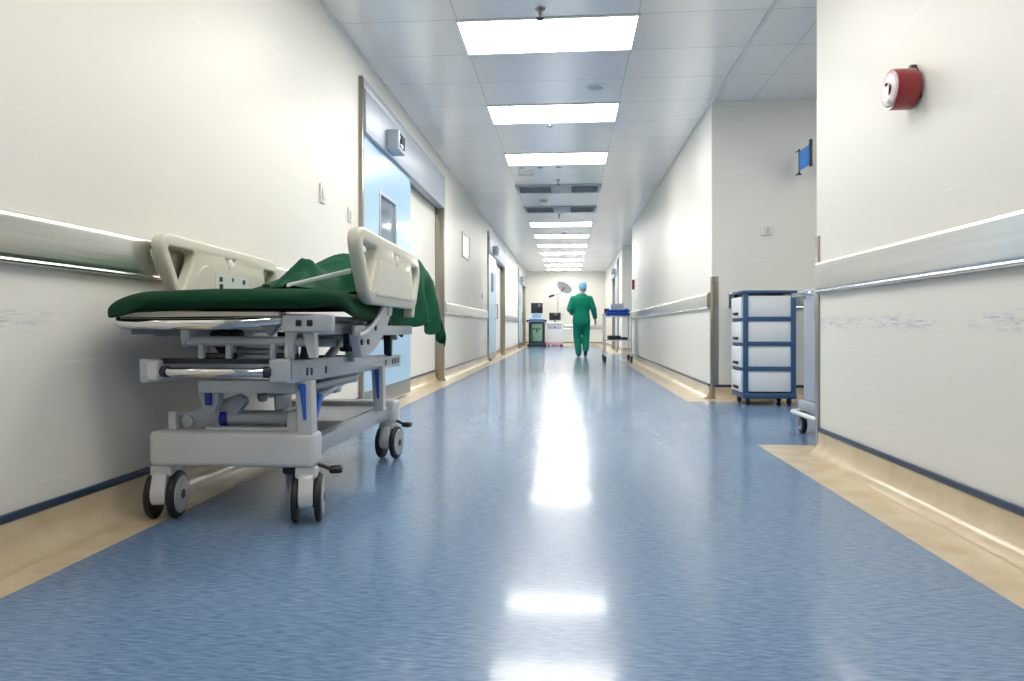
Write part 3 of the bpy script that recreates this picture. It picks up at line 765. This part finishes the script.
# mattress: lofted rounded slab, flat foot half, raised head half
def spine(s):
    """mattress centre line: y, z(of top), tilt"""
    hinge, a = 2.86, math.radians(11.5)
    if s <= hinge-.1: return s, .779, 0
    if s <= hinge+.1:
        t = (s-hinge+.1)/.2; ang = a*t
        return s, .779+math.tan(a)*.1*t*t, ang
    d = s-hinge-.1
    return hinge+.1+d*math.cos(a), .779+math.tan(a)*.1+d*math.sin(a), a
def sm(a, b, x):
    t = min(1, max(0, (x-a)/(b-a))); return t*t*(3-2*t)
def mattress():
    bm = BM(); rings = []
    s0, s1, th, xa, xb = 2.05, 3.65, .064, -1.462, -.700
    ss = [s0+d for d in (0,.006,.02,.045,.08)] + [s0+.08+(s1-s0-.16)*k/36 for k in range(1, 36)] + [s1-d for d in (.08,.045,.02,.006,0)]
    for s in ss:
        y, zt, a = spine(s)
        e = min(s-s0, s1-s); q = .06
        k = 1 if e >= q else math.sqrt(max(0, 1-((q-e)/q)**2))
        k = max(k, .25)
        ins = .06*(1-k)
        corner = .16*(1-min(1, max(0, (s-s0)/.2)))**2
        drop = (.035*(1-min(1, (s-s0)/.25))**2)
        xr = xb - .075*sm(2.70, 2.90, s); half = (xr-xa)/2-ins-corner*.45; cx = (xa+xr)/2
        ht = th*k; zc = zt-th/2-drop*.3
        ring = []
        n = 40
        for i in range(n):
            t = 2*PI*i/n
            cu, su = math.cos(t), math.sin(t)
            px = half*math.copysign(abs(cu)**.22, cu); pz = ht/2*math.copysign(abs(su)**.55, su)
            sag = -.045*max(0, (-px-half*.45)/(half*.55))**2*(1-min(1, (s-s0)/.5)) if px < 0 else -.055*max(0, (px-half*.86)/(half*.14))*sm(2.2, 2.4, s)*(1-sm(2.66, 2.85, s))
            w = .004*noise.noise(Vector((px*5, s*5, pz*8)))
            ring.append(bm.verts.new((cx+px, y-math.sin(a)*(pz), zc+math.cos(a)*pz+sag+w)))
        rings.append(ring)
    for p, q in zip(rings, rings[1:]):
        for i in range(len(p)): bm.faces.new((p[i], p[(i+1) % len(p)], q[(i+1) % len(q)], q[i]))
    bm.faces.new(rings[0]); bm.faces.new(rings[-1])
    return bm
part_label(obj('mattress', mattress(), G['mattress'], bed, smooth=60), 'dark green mattress')
bm = BM()
y1, z1, a1 = spine(2.95); y2, z2, a2 = spine(3.60)
for x in (-1.40, -.81): tube(bm, [(x, y1, z1-.10), (x, y2, z2-.105)], .013, 8)
tube(bm, [(-1.40, y2, z2-.105), (-.81, y2, z2-.105)], .013, 8); tube(bm, [(-1.40, (y1+y2)/2, (z1+z2)/2-.103), (-.81, (y1+y2)/2, (z1+z2)/2-.103)], .013, 8)
obj('backrest_frame', bm, G['bedgrey'], bed)
bm = BM(); prism(bm, [(2.17,.782),(2.18,.793),(2.80,.892),(2.80,.872)], 0, -.87, -.855, .002); part_label(obj('backrest_edge_bar', bm, G['bedsilver'], bed), 'pale metal bar slanting up over the green sheet')
bm = BM(); tube(bm, [(-1.1, 3.6, .66), (-1.1, 3.2, .50)], .022, 12); obj('backrest_actuator', bm, G['bedgrey'], bed)

bed.location.x += BSH

# rumpled green sheet heaped on the head half and hanging over the head end
S_END = 3.66
def sheet():
    bm = BM(); nu, ns = 110, 150
    xa, xb = -1.42, -.797
    grid = []
    for j in range(ns+1):
        row = []
        v = j/ns
        for i in range(nu+1):
            u = i/nu
            omax = .24 + .12*sm(.2, .7, u) + .025*math.sin(u*17)       # how far it hangs over the head end
            xg = xa + u*(-.915-xa)
            s0 = 2.23 + max(0, -.93-xg)*1.9 + .03*math.sin(u*9) + .1*sm(.9, 1, u)
            s = s0 + v*(S_END+omax-s0)
            over = max(0, s-S_END)
            side = sm(2.86, 3.0, s)
            y, zt, a = spine(min(s, S_END))
            zlow = .605 + .05*sm(3.22, 3.36, s) - .045*sm(3.4, 3.7, s) + .008*math.sin(s*31)
            hmax = max(.03, zt - zlow + .035)
            reach = -.915 + side*(xb+.915+hmax)
            x = xa + u*(reach-xa)
            hang = max(0, x-xb); xx = min(x, xb)
            ramp = math.sqrt(min(1, max(0, s-s0)/.17)); ramp = ramp*(1-.25*(1-ramp))
            lump = .092*math.exp(-((xx+1.01)/.17)**2-((s-2.62)/.17)**2) + .125*math.exp(-((xx+1.0)/.19)**2-((s-3.02)/.19)**2) + .045*math.exp(-((xx+1.0)/.35)**2-((s-3.45)/.25)**2)
            q = Vector((x*1.9+s*1.5, s*1.7-x*1.3, 3.7))
            rid = max(0, 1-abs(noise.noise(q))*2.8)
            rid2 = max(0, 1-abs(noise.noise(q*2.1+Vector((4,2,1))))*2.8)
            rid3 = max(0, 1-abs(noise.noise(q*4.3+Vector((1,7,3))))*2.4)
            wr = .050*rid**2 + .030*rid2**2 + .010*rid3**2
            h = .014 + ramp*(lump + wr)
            eL = sm(0, .12, u); eR = sm(0, .10, (1-u)) * (1-side) + side
            h = .010 + (h-.010)*eL*eR
            z = zt + h; yy = y
            if over > 0:
                RA = .20; th_ = min(over/RA, 1.45)
                yy = y + RA*math.sin(th_) + .022*math.sin(x*25+1)*sm(0, .2, over) + .12*max(0, over-1.45*RA)
                z -= RA*(1-math.cos(th_)) + max(0, over-1.45*RA)
            if hang > 0:
                rr = min(hang, .07)
                beyond = sm(3.32, 3.5, s)
                xx = xb + (.022+.045*beyond)*math.sin(rr/.07*PI/2) + (.004+.024*beyond)*math.sin(s*24+.7)*sm(.03, .2, hang) + .02*beyond*sm(.1, .3, hang)
                z -= max(0, hang-.025)*(1-.45*sm(0, .2, over)) + h*sm(0, .08, hang)*.7
            row.append(bm.verts.new((xx, yy, z)))
        grid.append(row)
    for p, q in zip(grid, grid[1:]):
        for i in range(nu): bm.faces.new((p[i], p[i+1], q[i+1], q[i]))
    bmesh.ops.smooth_vert(bm, verts=bm.verts, factor=.4, use_axis_x=True, use_axis_y=True, use_axis_z=True)
    bmesh.ops.recalc_face_normals(bm, faces=bm.faces)
    if sum(f.normal.z for f in bm.faces) < 0: bmesh.ops.reverse_faces(bm, faces=bm.faces)
    return bm
sh = obj('bed_sheet', sheet(), G['sheet'], smooth=70, recalc=False)
md = sh.modifiers.new('thickness', 'SOLIDIFY'); md.thickness = .004; md.offset = 1
tag(sh, 'rumpled dark green sheet heaped over the raised end of the bed', 'sheet')

# ------------------------------------------------------------------ drawer cabinet in the alcove
CX0, CX1, CY0, CY1 = 1.465, 1.895, 6.0, 6.38
cab = thing('drawer_cabinet', 'slate blue cabinet on casters with four white drawers', 'cabinet', ((CX0+CX1)/2, (CY0+CY1)/2, 0))
Z0, Z1 = .085, .94
bm = BM()
for x in (CX0, CX1-.04):
    for y in (CY0, CY1-.04): box(bm, x, x+.04, y, y+.04, Z0, Z1, .004)
obj('corner_posts', bm, M['cabblue'], cab)
bm = BM(); box(bm, CX0-.008, CX1+.008, CY0-.008, CY1+.008, Z1, Z1+.025, .006); obj('top_panel', bm, M['cabblue'], cab)
bm = BM(); box(bm, CX0-.004, CX1+.004, CY0-.004, CY1+.004, Z0-.025, Z0+.02, .006); obj('bottom_panel', bm, M['cabblue'], cab)
hz = (Z1-Z0-.02)/4
for k in range(4):
    zb = Z0+.02+k*hz
    if k:
        bm = BM(); box(bm, CX0+.002, CX1-.002, CY0+.002, CY1-.002, zb-.022, zb+.014, .003); obj('divider_shelf', bm, M['cabblue'], cab)
    bm = BM(); box(bm, CX0+.04, CX1-.04, CY0+.012, CY0+.02, zb+.012, zb+hz-.02, .002); obj('side_panel', bm, M['cabwhite'], cab)
    bm = BM(); box(bm, CX0+.04, CX1-.04, CY1-.02, CY1-.012, zb+.012, zb+hz-.02, .002); obj('side_panel', bm, M['cabwhite'], cab)
    bm = BM(); box(bm, CX1-.014, CX1-.006, CY0+.04, CY1-.04, zb+.012, zb+hz-.02, .002); obj('back_panel', bm, M['cabwhite'], cab)
    bm = BM(); box(bm, CX0-.016, CX0+.006, CY0+.022, CY1-.012, zb+.004, zb+hz-.028, .006); dr = obj('drawer', bm, M['cabwhite'], cab)
    bm = BM(); box(bm, CX0-.030, CX0-.016, CY0+.10, CY1-.12, zb+.028, zb+.052, .006); obj('drawer_pull', bm, M['black'], dr)
for x in (CX0+.045, CX1-.045):
    for y in (CY0+.045, CY1-.045):
        bm = BM(); lathe(bm, (x, y, Z0-.025), (0,0,-1), [(0,.02),(.014,.018)], 12); c = obj('caster', bm, M['dark'], cab)
        bm = BM(); lathe(bm, (x-.014, y, .029), (1,0,0), [(0,.024),(.004,.029),(.024,.029),(.028,.024)], 18); obj('wheel', bm, M['black'], c)

# steel cart behind the wall corner
t = thing('steel_cart', 'steel hospital cart partly hidden behind the wall corner guard', 'cart', (1.85, 4.3, 0))
bm = BM(); box(bm, 1.47, 2.30, 4.09, 4.52, .20, .86, .012, 3); obj('cart_body', bm, M['header'], t)
bm = BM(); box(bm, 1.455, 2.315, 4.075, 4.535, .86, .885, .008, 3); obj('cart_top', bm, M['header'], t)
bm = BM(); tube(bm, [(1.47, 4.48, .84), (1.40, 4.47, .848), (1.385, 4.45, .85), (1.385, 4.16, .85), (1.40, 4.14, .848), (1.47, 4.13, .84)], .013, 10); obj('push_handle', bm, M['chrome'], t)
bm = BM(); tube(bm, [(1.47,4.50,.135),(1.40,4.485,.135),(1.385,4.46,.135),(1.385,4.07,.135),(1.40,4.045,.135),(2.29,4.04,.135)], .013, 10); obj('bumper_rail', bm, M['whiteplastic'], t)
bm = BM(); box(bm, 1.44, 2.30, 4.06, 4.53, .14, .20, .006); obj('chassis', bm, M['header'], t)
for x in (1.445, 2.24):
    for y in (4.12, 4.46):
        bm = BM()
        lathe(bm, (x, y, .14), (0,0,-1), [(0,.03),(.012,.028)], 14)
        for q in (-1, 1):
            prism(bm, rounded([(y-.028,.13),(y+.028,.13),(y+.012,.045),(y-.012,.045)], .006, 2), 0, x+q*.021-.002, x+q*.021+.002)
        c = obj('caster', bm, M['jamb'], t)
        bm = BM(); lathe(bm, (x-.015, y, .058), (1,0,0), [(0,.050),(.004,.058),(.026,.058),(.030,.050)], 26); obj('wheel', bm, M['black'], c)
        bm = BM(); lathe(bm, (x-.0165, y, .058), (1,0,0), [(0,.036),(.033,.036)], 22); obj('wheel_hub', bm, M['hub'], c)

# ------------------------------------------------------------------ trolley beside the far wall
TX0, TX1, TY0, TY1 = .68, 1.215, 13.35, 14.05
tr_ = thing('steel_trolley', 'steel two-shelf instrument trolley carrying blue wrapped packs', 'trolley', ((TX0+TX1)/2, (TY0+TY1)/2, 0))
for x in (TX0+.02, TX1-.02):
    for y in (TY0+.02, TY1-.02):
        bm = BM(); tube(bm, [(x, y, .11), (x, y, .93)], .014, 10); lg = obj('leg', bm, M['steel'], tr_)
        bm = BM(); prism(bm, rounded([(y-.03,.115),(y+.03,.115),(y+.012,.05),(y-.012,.05)], .005, 2), 0, x-.026, x+.026); c = obj('caster_fork', bm, M['dark'], lg)
        bm = BM(); lathe(bm, (x-.02, y, .056), (1,0,0), [(0,.05),(.005,.056),(.035,.056),(.04,.05)], 20); obj('wheel', bm, M['black'], lg)
for z in (.86, .405):
    bm = BM(); box(bm, TX0, TX1, TY0, TY1, z, z+.02, .004); obj('shelf', bm, M['steel'], tr_)
bm = BM()
for a, b in (((TX0+.02,TY0+.02),(TX0+.02,TY1-.02)), ((TX1-.02,TY0+.02),(TX1-.02,TY1-.02)), ((TX0+.02,TY1-.02),(TX1-.02,TY1-.02))): tube(bm, [(*a,.925),(*b,.925)], .008, 8)
obj('guard_rail', bm, M['steel'], tr_)
def pack(name, label, cat, x0, x1, y0, y1, z0, z1, m, bev=.02, group=None, wav=.006):
    bm = BM(); box(bm, x0, x1, y0, y1, z0, z1, bev, 3)
    bmesh.ops.subdivide_edges(bm, edges=[e for e in bm.edges if e.calc_length() > .08], cuts=4, use_grid_fill=True)
    for v in bm.verts:
        if v.co.z > z0+.005: v.co.z += wav*noise.noise(v.co*14)
        v.co.x += wav*.6*noise.noise(v.co*11+Vector((3,1,7)))
    return tag(obj(name, bm, m, smooth=60), label, cat, group)
pack('wrapped_pack', 'large blue cloth-wrapped pack lying on the trolley top', 'wrapped pack', .725, 1.17, 13.38, 13.72, .881, .945, M['towel'], .025)
pack('wrapped_pack', 'flatter blue cloth-wrapped pack stacked on the larger trolley pack', 'wrapped pack', .75, 1.17, 13.40, 13.70, .953, 1.0, M['towel'], .02)
pack('instrument_tray', 'dark instrument tray on the trolley lower shelf', 'tray', .76, 1.0, 13.40, 13.80, .4265, .505, M['darkpack'], .015)
pack('wrapped_pack', 'small navy pack on the trolley lower shelf beside the tray', 'wrapped pack', 1.02, 1.13, 13.42, 13.7, .426, .475, M['darkpack'], .018)
t = thing('carton', 'pale grey box standing behind the blue packs on the trolley', 'box', (.96, 13.88, .88))
bm = BM(); box(bm, .84, 1.08, 13.78, 13.98, .881, 1.10, .006); obj('box_body', bm, M['greypack'], t)
bm = BM(); box(bm, .835, 1.085, 13.775, 13.985, 1.10, 1.135, .006); obj('lid', bm, M['whiteplastic'], t)
pack('glove_box', 'small navy box on the trolley corner beside the pale box', 'box', .71, .80, 13.80, 13.96, .881, 1.03, M['darkpack'], .008, wav=0)
pack('dark_bottle', 'small dark container on the trolley close to the wall', 'container', 1.10, 1.17, 13.80, 13.88, .881, 1.03, M['black'], .02, wav=0)

# ------------------------------------------------------------------ medical machines at the far end
U = Vector((-1.06, 23.9, 0))
t = thing('ultrasound_machine', 'tall dark medical scanner on wheels with monitor and green panel', 'medical machine', U)
bm = BM(); prism(bm, rounded([(-.32,.02),(.32,.02),(.32,.10),(.22,.16),(-.22,.16),(-.32,.10)], .02, 3), 1, -.28, .3, .01); obj('base', bm, M['darkpack'], t, world=False)
for x in (-.26,.26):
    for y in (-.22,.24):
        bm = BM(); lathe(bm, (x-.02,y,.05), (1,0,0), [(0,.045),(.005,.05),(.035,.05),(.04,.045)], 18); obj('wheel', bm, M['black'], t, world=False)
bm = BM(); box(bm,-.27,.27,-.2,.26,.16,.84,.03,3); ubody = obj('machine_body', bm, M['dark'], t, world=False)
bm = BM(); box(bm,-.19,.19,-.215,-.2,.20,.80,.01); gp = obj('front_panel', bm, M['machinegreen'], t, world=False)
bm = BM()
for x,z in ((-.09,.62),(.0,.62),(.09,.62),(.02,.55)): box(bm,x-.03,x+.03,-.225,-.215,z-.03,z+.03,.004)
obj('probe_ports', bm, M['dark'], gp, world=False)
bm = BM(); tube(bm, [(-.15,-.2,.84),(-.165,-.26,.7),(-.16,-.27,.45),(-.13,-.26,.3),(-.15,-.22,.22)], .014, 8); obj('probe_cable', bm, M['black'], t, world=False)
bm = BM(); prism(bm, rounded([(-.34,.86),(.18,.84),(.2,.92),(.1,1.0),(-.34,.92)], .02, 3), 0, -.27, .27, .012); obj('control_console', bm, M['machineblue'], t, world=False)
bm = BM(); tube(bm, [(-.3,-.3,.86),(-.33,-.36,.9),(-.2,-.40,.92),(.2,-.40,.92),(.33,-.36,.9),(.3,-.3,.86)], .022, 10); obj('console_handle', bm, M['black'], t, world=False)
bm = BM(); box(bm,-.16,.16,.0,.1,.95,1.13,.03,3); obj('screen_arm', bm, M['machineblue'], t, world=False)
bm = BM(); box(bm,-.2,.2,-.05,.02,1.15,1.51,.012,3); mo = obj('monitor', bm, M['dark'], t, world=False)
bm = BM(); box(bm,-.175,.175,-.054,-.05,1.18,1.485,.002); obj('screen', bm, M['screen'], mo, world=False)
U = Vector((-.45, 24.2, 0))
t = thing('monitor_cart', 'low white medical cart with pink skirt and dark flat monitor', 'medical machine', U)
bm = BM(); box(bm,-.27,.27,-.22,.24,.17,.78,.015,3); obj('cart_body', bm, M['whiteplastic'], t, world=False)
bm = BM(); box(bm,-.29,.29,-.25,.27,.085,.17,.015,3); obj('skirt', bm, M['pink'], t, world=False)
bm = BM(); box(bm,-.29,.29,-.26,.26,.78,.84,.012,3); obj('top_tray', bm, M['whiteplastic'], t, world=False)
bm = BM(); box(bm,-.24,.24,-.232,-.22,.62,.74,.006); dw = obj('drawer', bm, M['bedgrey'], t, world=False)
bm = BM(); box(bm,-.03,.03,-.245,-.232,.66,.70,.004); obj('drawer_handle', bm, M['dark'], dw, world=False)
for x in (-.22,.22):
    for y in (-.18,.2):
        bm = BM(); lathe(bm, (x-.018,y,.043), (1,0,0), [(0,.038),(.005,.043),(.031,.043),(.036,.038)], 18); obj('wheel', bm, M['black'], t, world=False)
bm = BM(); lathe(bm, (0,.06,.84), (0,0,1), [(0,.09),(.012,.085),(.02,.025),(.1,.022)], 18); obj('monitor_stand', bm, M['dark'], t, world=False)
bm = BM(); box(bm,-.2,.2,.0,.05,.92,1.18,.01,3); mo = obj('monitor', bm, M['dark'], t, world=False)
bm = BM(); box(bm,-.18,.18,-.004,0,.945,1.16,.001); obj('screen', bm, M['screen'], mo, world=False)
U = Vector((-.36, 25.15, 0))
t = thing('surgical_lamp', 'mobile surgical lamp with large tilted silver head on a thin pole', 'lamp', U)
bm = BM(); lathe(bm, (0,0,.06), (0,0,1), [(0,.26),(.03,.25),(.06,.06),(.1,.03)], 24); obj('base', bm, M['whiteplastic'], t, world=False)
for a in range(4):
    x, y = .2*math.cos(a*PI/2+.5), .2*math.sin(a*PI/2+.5)
    bm = BM(); lathe(bm, (x-.015,y,.032), (1,0,0), [(0,.028),(.004,.032),(.026,.032),(.03,.028)], 14); obj('wheel', bm, M['black'], t, world=False)
bm = BM(); tube(bm, [(0,0,.1),(0,0,1.84)], .018, 12); obj('pole', bm, M['header'], t, world=False)
bm = BM(); tube(bm, [(-.28,-.02,1.78),(0,0,1.88),(.13,0,1.955)], .028, 10); ar = obj('arm', bm, M['header'], t, world=False)
bm = BM(); tube(bm, [(-.33,-.02,1.765),(-.14,-.01,1.83)], .04, 12); obj('counterweight', bm, M['dark'], ar, world=False)
ax = Vector((-.42,-.50,-.60)).normalized(); oc = Vector((.24,0,2.12))
bm = BM(); lathe(bm, oc-ax*.10, ax, [(0,.06),(.02,.16),(.05,.25),(.09,.29),(.12,.29),(.125,.27)], 36); hd = obj('lamp_head', bm, M['bedgrey'], t, world=False, smooth=45)
bm = BM()
lathe(bm, oc+ax*.022, ax, [(0,.265),(.004,.26),(.006,0)], 36); obj('reflector_lens', bm, M['bedwhite'], hd, world=False)
bm = BM(); tube(bm, [oc-ax*.09, oc-ax*.16+Vector((-.05,0,-.06)), (.12,0,1.95)], .02, 8); obj('head_yoke', bm, M['dark'], ar, world=False)
bm = BM(); lathe(bm, oc+ax*.028, ax, [(0,.018),(.12,.016),(.13,.01)], 12); obj('centre_handle', bm, M['dark'], hd, world=False)

# ------------------------------------------------------------------ person walking away
def blend_mesh(build, voxel=.012, smooth_it=6, shrink=None):
    """one continuous skin around overlapping tapered forms"""
    bm = BM(); build(bm)
    bmesh.ops.recalc_face_normals(bm, faces=bm.faces)
    me = D.meshes.new('form'); bm.to_mesh(me); bm.free()
    o = D.objects.new('form', me); COL.objects.link(o)
    md = o.modifiers.new('r', 'REMESH'); md.mode = 'VOXEL'; md.voxel_size = voxel
    sm = o.modifiers.new('s', 'SMOOTH'); sm.iterations = smooth_it; sm.factor = .5
    dg = bpy.context.evaluated_depsgraph_get(); m2 = D.meshes.new_from_object(o.evaluated_get(dg))
    b2 = BM(); b2.from_mesh(m2)
    D.objects.remove(o); D.meshes.remove(me); D.meshes.remove(m2)
    return b2
def ell(bm, c, r, rot=None):
    q = bmesh.ops.create_uvsphere(bm, u_segments=20, v_segments=14, radius=1)
    for v in q['verts']:
        p = Vector((v.co.x*r[0], v.co.y*r[1], v.co.z*r[2]))
        if rot is not None: p = rot @ p
        v.co = Vector(c)+p
def limb(bm, pts, rad, seg=16):
    tube(bm, pts, rad, seg)
    for p, r in zip(pts, rad): ell(bm, p, (r*.99,)*3)
def loft(bm, secs, seg=28):
    """secs: (cx, cy, z, rx, ry)"""
    rings = [[bm.verts.new((cx+rx*math.copysign(abs(math.cos(2*PI*k/seg))**.85, math.cos(2*PI*k/seg)), cy+ry*math.copysign(abs(math.sin(2*PI*k/seg))**.85, math.sin(2*PI*k/seg)), z)) for k in range(seg)] for cx, cy, z, rx, ry in secs]
    for a, c in zip(rings, rings[1:]):
        for k in range(seg): bm.faces.new((a[k], a[(k+1) % seg], c[(k+1) % seg], c[k]))
    bm.faces.new(rings[0][::-1]); bm.faces.new(rings[-1])
per = thing('person', 'person in green surgical scrubs and blue cap walking away down the corridor', 'person', (.30, 15.75, 0), rotz=.03)
shL, elL, wrL = (-.180,.0,1.295), (-.265,-.06,1.07), (-.20,.14,.98)
shR, elR, wrR = (.180,.0,1.295), (.265,-.03,1.08), (.315,.07,.86)
hipL, knL, anL = (-.09,.0,.84), (-.095,.07,.46), (-.062,-.01,.085)
hipR, knR, anR = (.09,.0,.84), (.105,.11,.47), (.088,-.10,.16)
def body(bm):
    loft(bm, [(0,0,.80,.15,.10),(0,0,.90,.165,.115),(0,.005,1.05,.14,.10),(0,.005,1.2,.165,.11),(0,0,1.33,.175,.095),(0,0,1.38,.11,.075),(0,.005,1.41,.06,.06)])
    limb(bm, [(0,.005,1.36),(.02,.02,1.48)], [.057,.054])
    ell(bm, (.03,.035,1.565), (.074,.094,.098)); ell(bm, (.032,.075,1.515), (.055,.06,.065))      # skull, jaw
    ell(bm, (.036,.138,1.535), (.012,.02,.022))                                                      # nose
    for s in (-1,1): ell(bm, (.03+s*.076,.03,1.545), (.012,.02,.032)); ell(bm, (.034+s*.03,.118,1.565), (.014,.012,.010))
    limb(bm, [shL,elL,wrL], [.052,.042,.028]); limb(bm, [shR,elR,wrR], [.052,.042,.028])
    limb(bm, [hipL,knL,anL], [.085,.056,.038]); limb(bm, [hipR,knR,anR], [.085,.056,.038])
    for an, toe in ((anL,(-.068,.16,.035)),(anR,(.092,.04,.045))): limb(bm, [an, toe], [.04,.032])
def hand(bm, w, d, side, thumb):
    w = Vector(w); d = Vector(d).normalized(); t = Vector(thumb); t = (t-d*t.dot(d)).normalized(); nrm = d.cross(t)
    for k in range(4):
        limb(bm, [w+d*.0+t*(.024-.016*k), w+d*.085+t*(.030-.02*k)], [.017,.0145], 8)
    for k, ln in enumerate((.070,.080,.074,.058)):
        b = w+d*.085+t*(.031-.0205*k)
        c = nrm*side
        tube(bm, [b, b+d*ln*.5+c*.004, b+d*ln*.8+c*.014, b+d*ln+c*.026], [.0092,.0088,.008,.006], 8)
    b = w+d*.03+t*.028
    tube(bm, [b, b+t*.025+d*.025, b+t*.035+d*.055, b+t*.035+d*.08], [.012,.011,.0095,.007], 8)
bmb = blend_mesh(body, .011, 4)
hand(bmb, wrR, (.10,.12,-1), -1, (-.3,1,0)); hand(bmb, wrL, (.35,.8,.05), 1, (0,0,1))
obj('body', bmb, M['skin'], per, smooth=80, world=False, recalc=False)
def top(bm):
    loft(bm, [(0,0,.735,.195,.145),(0,0,.80,.20,.15),(0,-.005,.92,.188,.14),(0,.0,1.08,.18,.13),(0,0,1.22,.195,.135),(0,-.005,1.32,.19,.115),(0,-.005,1.385,.130,.085),(0,.0,1.425,.078,.07)])
    mid = lambda a, b, t: tuple(Vector(a).lerp(Vector(b), t))
    limb(bm, [shL,elL,mid(elL,wrL,.92)], [.082,.070,.055]); limb(bm, [shR,elR,mid(elR,wrR,.85)], [.082,.068,.053])
obj('scrub_top', blend_mesh(top, .013, 5), M['scrubs'], per, smooth=80, world=False, recalc=False)
def trousers(bm):
    loft(bm, [(0,0,.70,.165,.125),(0,0,.80,.18,.132),(0,0,.93,.165,.12)])
    limb(bm, [hipL,knL,(-.064,-.005,.10)], [.108,.088,.072]); limb(bm, [hipR,knR,(.09,-.09,.175)], [.108,.088,.070])
obj('scrub_trousers', blend_mesh(trousers, .013, 5), M['scrubs'], per, smooth=80, world=False, recalc=False)
def capf(bm): ell(bm, (.03,.015,1.605), (.086,.104,.088)); ell(bm, (.03,-.03,1.56), (.076,.07,.075)); ell(bm, (.03,-.075,1.53), (.03,.03,.03)); tube(bm, [(.03,.0,1.56),(.03,.0,1.60)], [.083,.090], 24)
obj('surgical_cap', blend_mesh(capf, .009, 4), M['cap'], per, smooth=80, world=False, recalc=False)
bm = BM(); tube(bm, [(-.04,.085,1.50),(.015,.125,1.50),(.032,.14,1.505),(.05,.125,1.50),(.105,.085,1.50)], [.02,.034,.036,.034,.02], 12); obj('face_mask', bm, M['cap'], per, world=False)
def shoe(an, toe, lift):
    def f(bm):
        a = Vector(an); t = Vector(toe)
        limb(bm, [a+Vector((0,-.035,-.03)), a+Vector((0,.03,-.025)), t], [.046,.05,.042])
        for p in bm.verts: pass
    b = blend_mesh(f, .009, 3)
    for v in b.verts:
        if not lift and v.co.z < .006: v.co.z = .006
    return b
obj('shoe', shoe(anL, (-.068,.16,.042), False), M['shoe'], per, smooth=80, world=False, recalc=False)
obj('shoe', shoe(anR, (.092,.045,.045), True), M['shoe'], per, smooth=80, world=False, recalc=False)

# ------------------------------------------------------------------ camera, world, colour
cam = D.cameras.new('camera'); co = D.objects.new('camera', cam); COL.objects.link(co)
cam.sensor_width = 36; cam.lens = 700/1024*36; cam.clip_start = .02; cam.clip_end = 200
cam.shift_y = -(340.5-328)/1024
co.location = (0, 0, HC); co.rotation_euler = (PI/2, 0, math.atan(56/700))
SC.camera = co
w = D.worlds.new('world'); SC.world = w; w.use_nodes = True
w.node_tree.nodes['Background'].inputs['Color'].default_value = (.8,.86,.95,1); w.node_tree.nodes['Background'].inputs['Strength'].default_value = .3
SC.view_settings.view_transform = 'Standard'; SC.view_settings.look = 'None'; SC.view_settings.gamma = 1
SC.view_settings.use_curve_mapping = False; SC.view_settings.exposure = 0.09
SC.cycles.use_denoising = True
SC.cycles.max_bounces = 14; SC.cycles.diffuse_bounces = 10; SC.cycles.glossy_bounces = 8
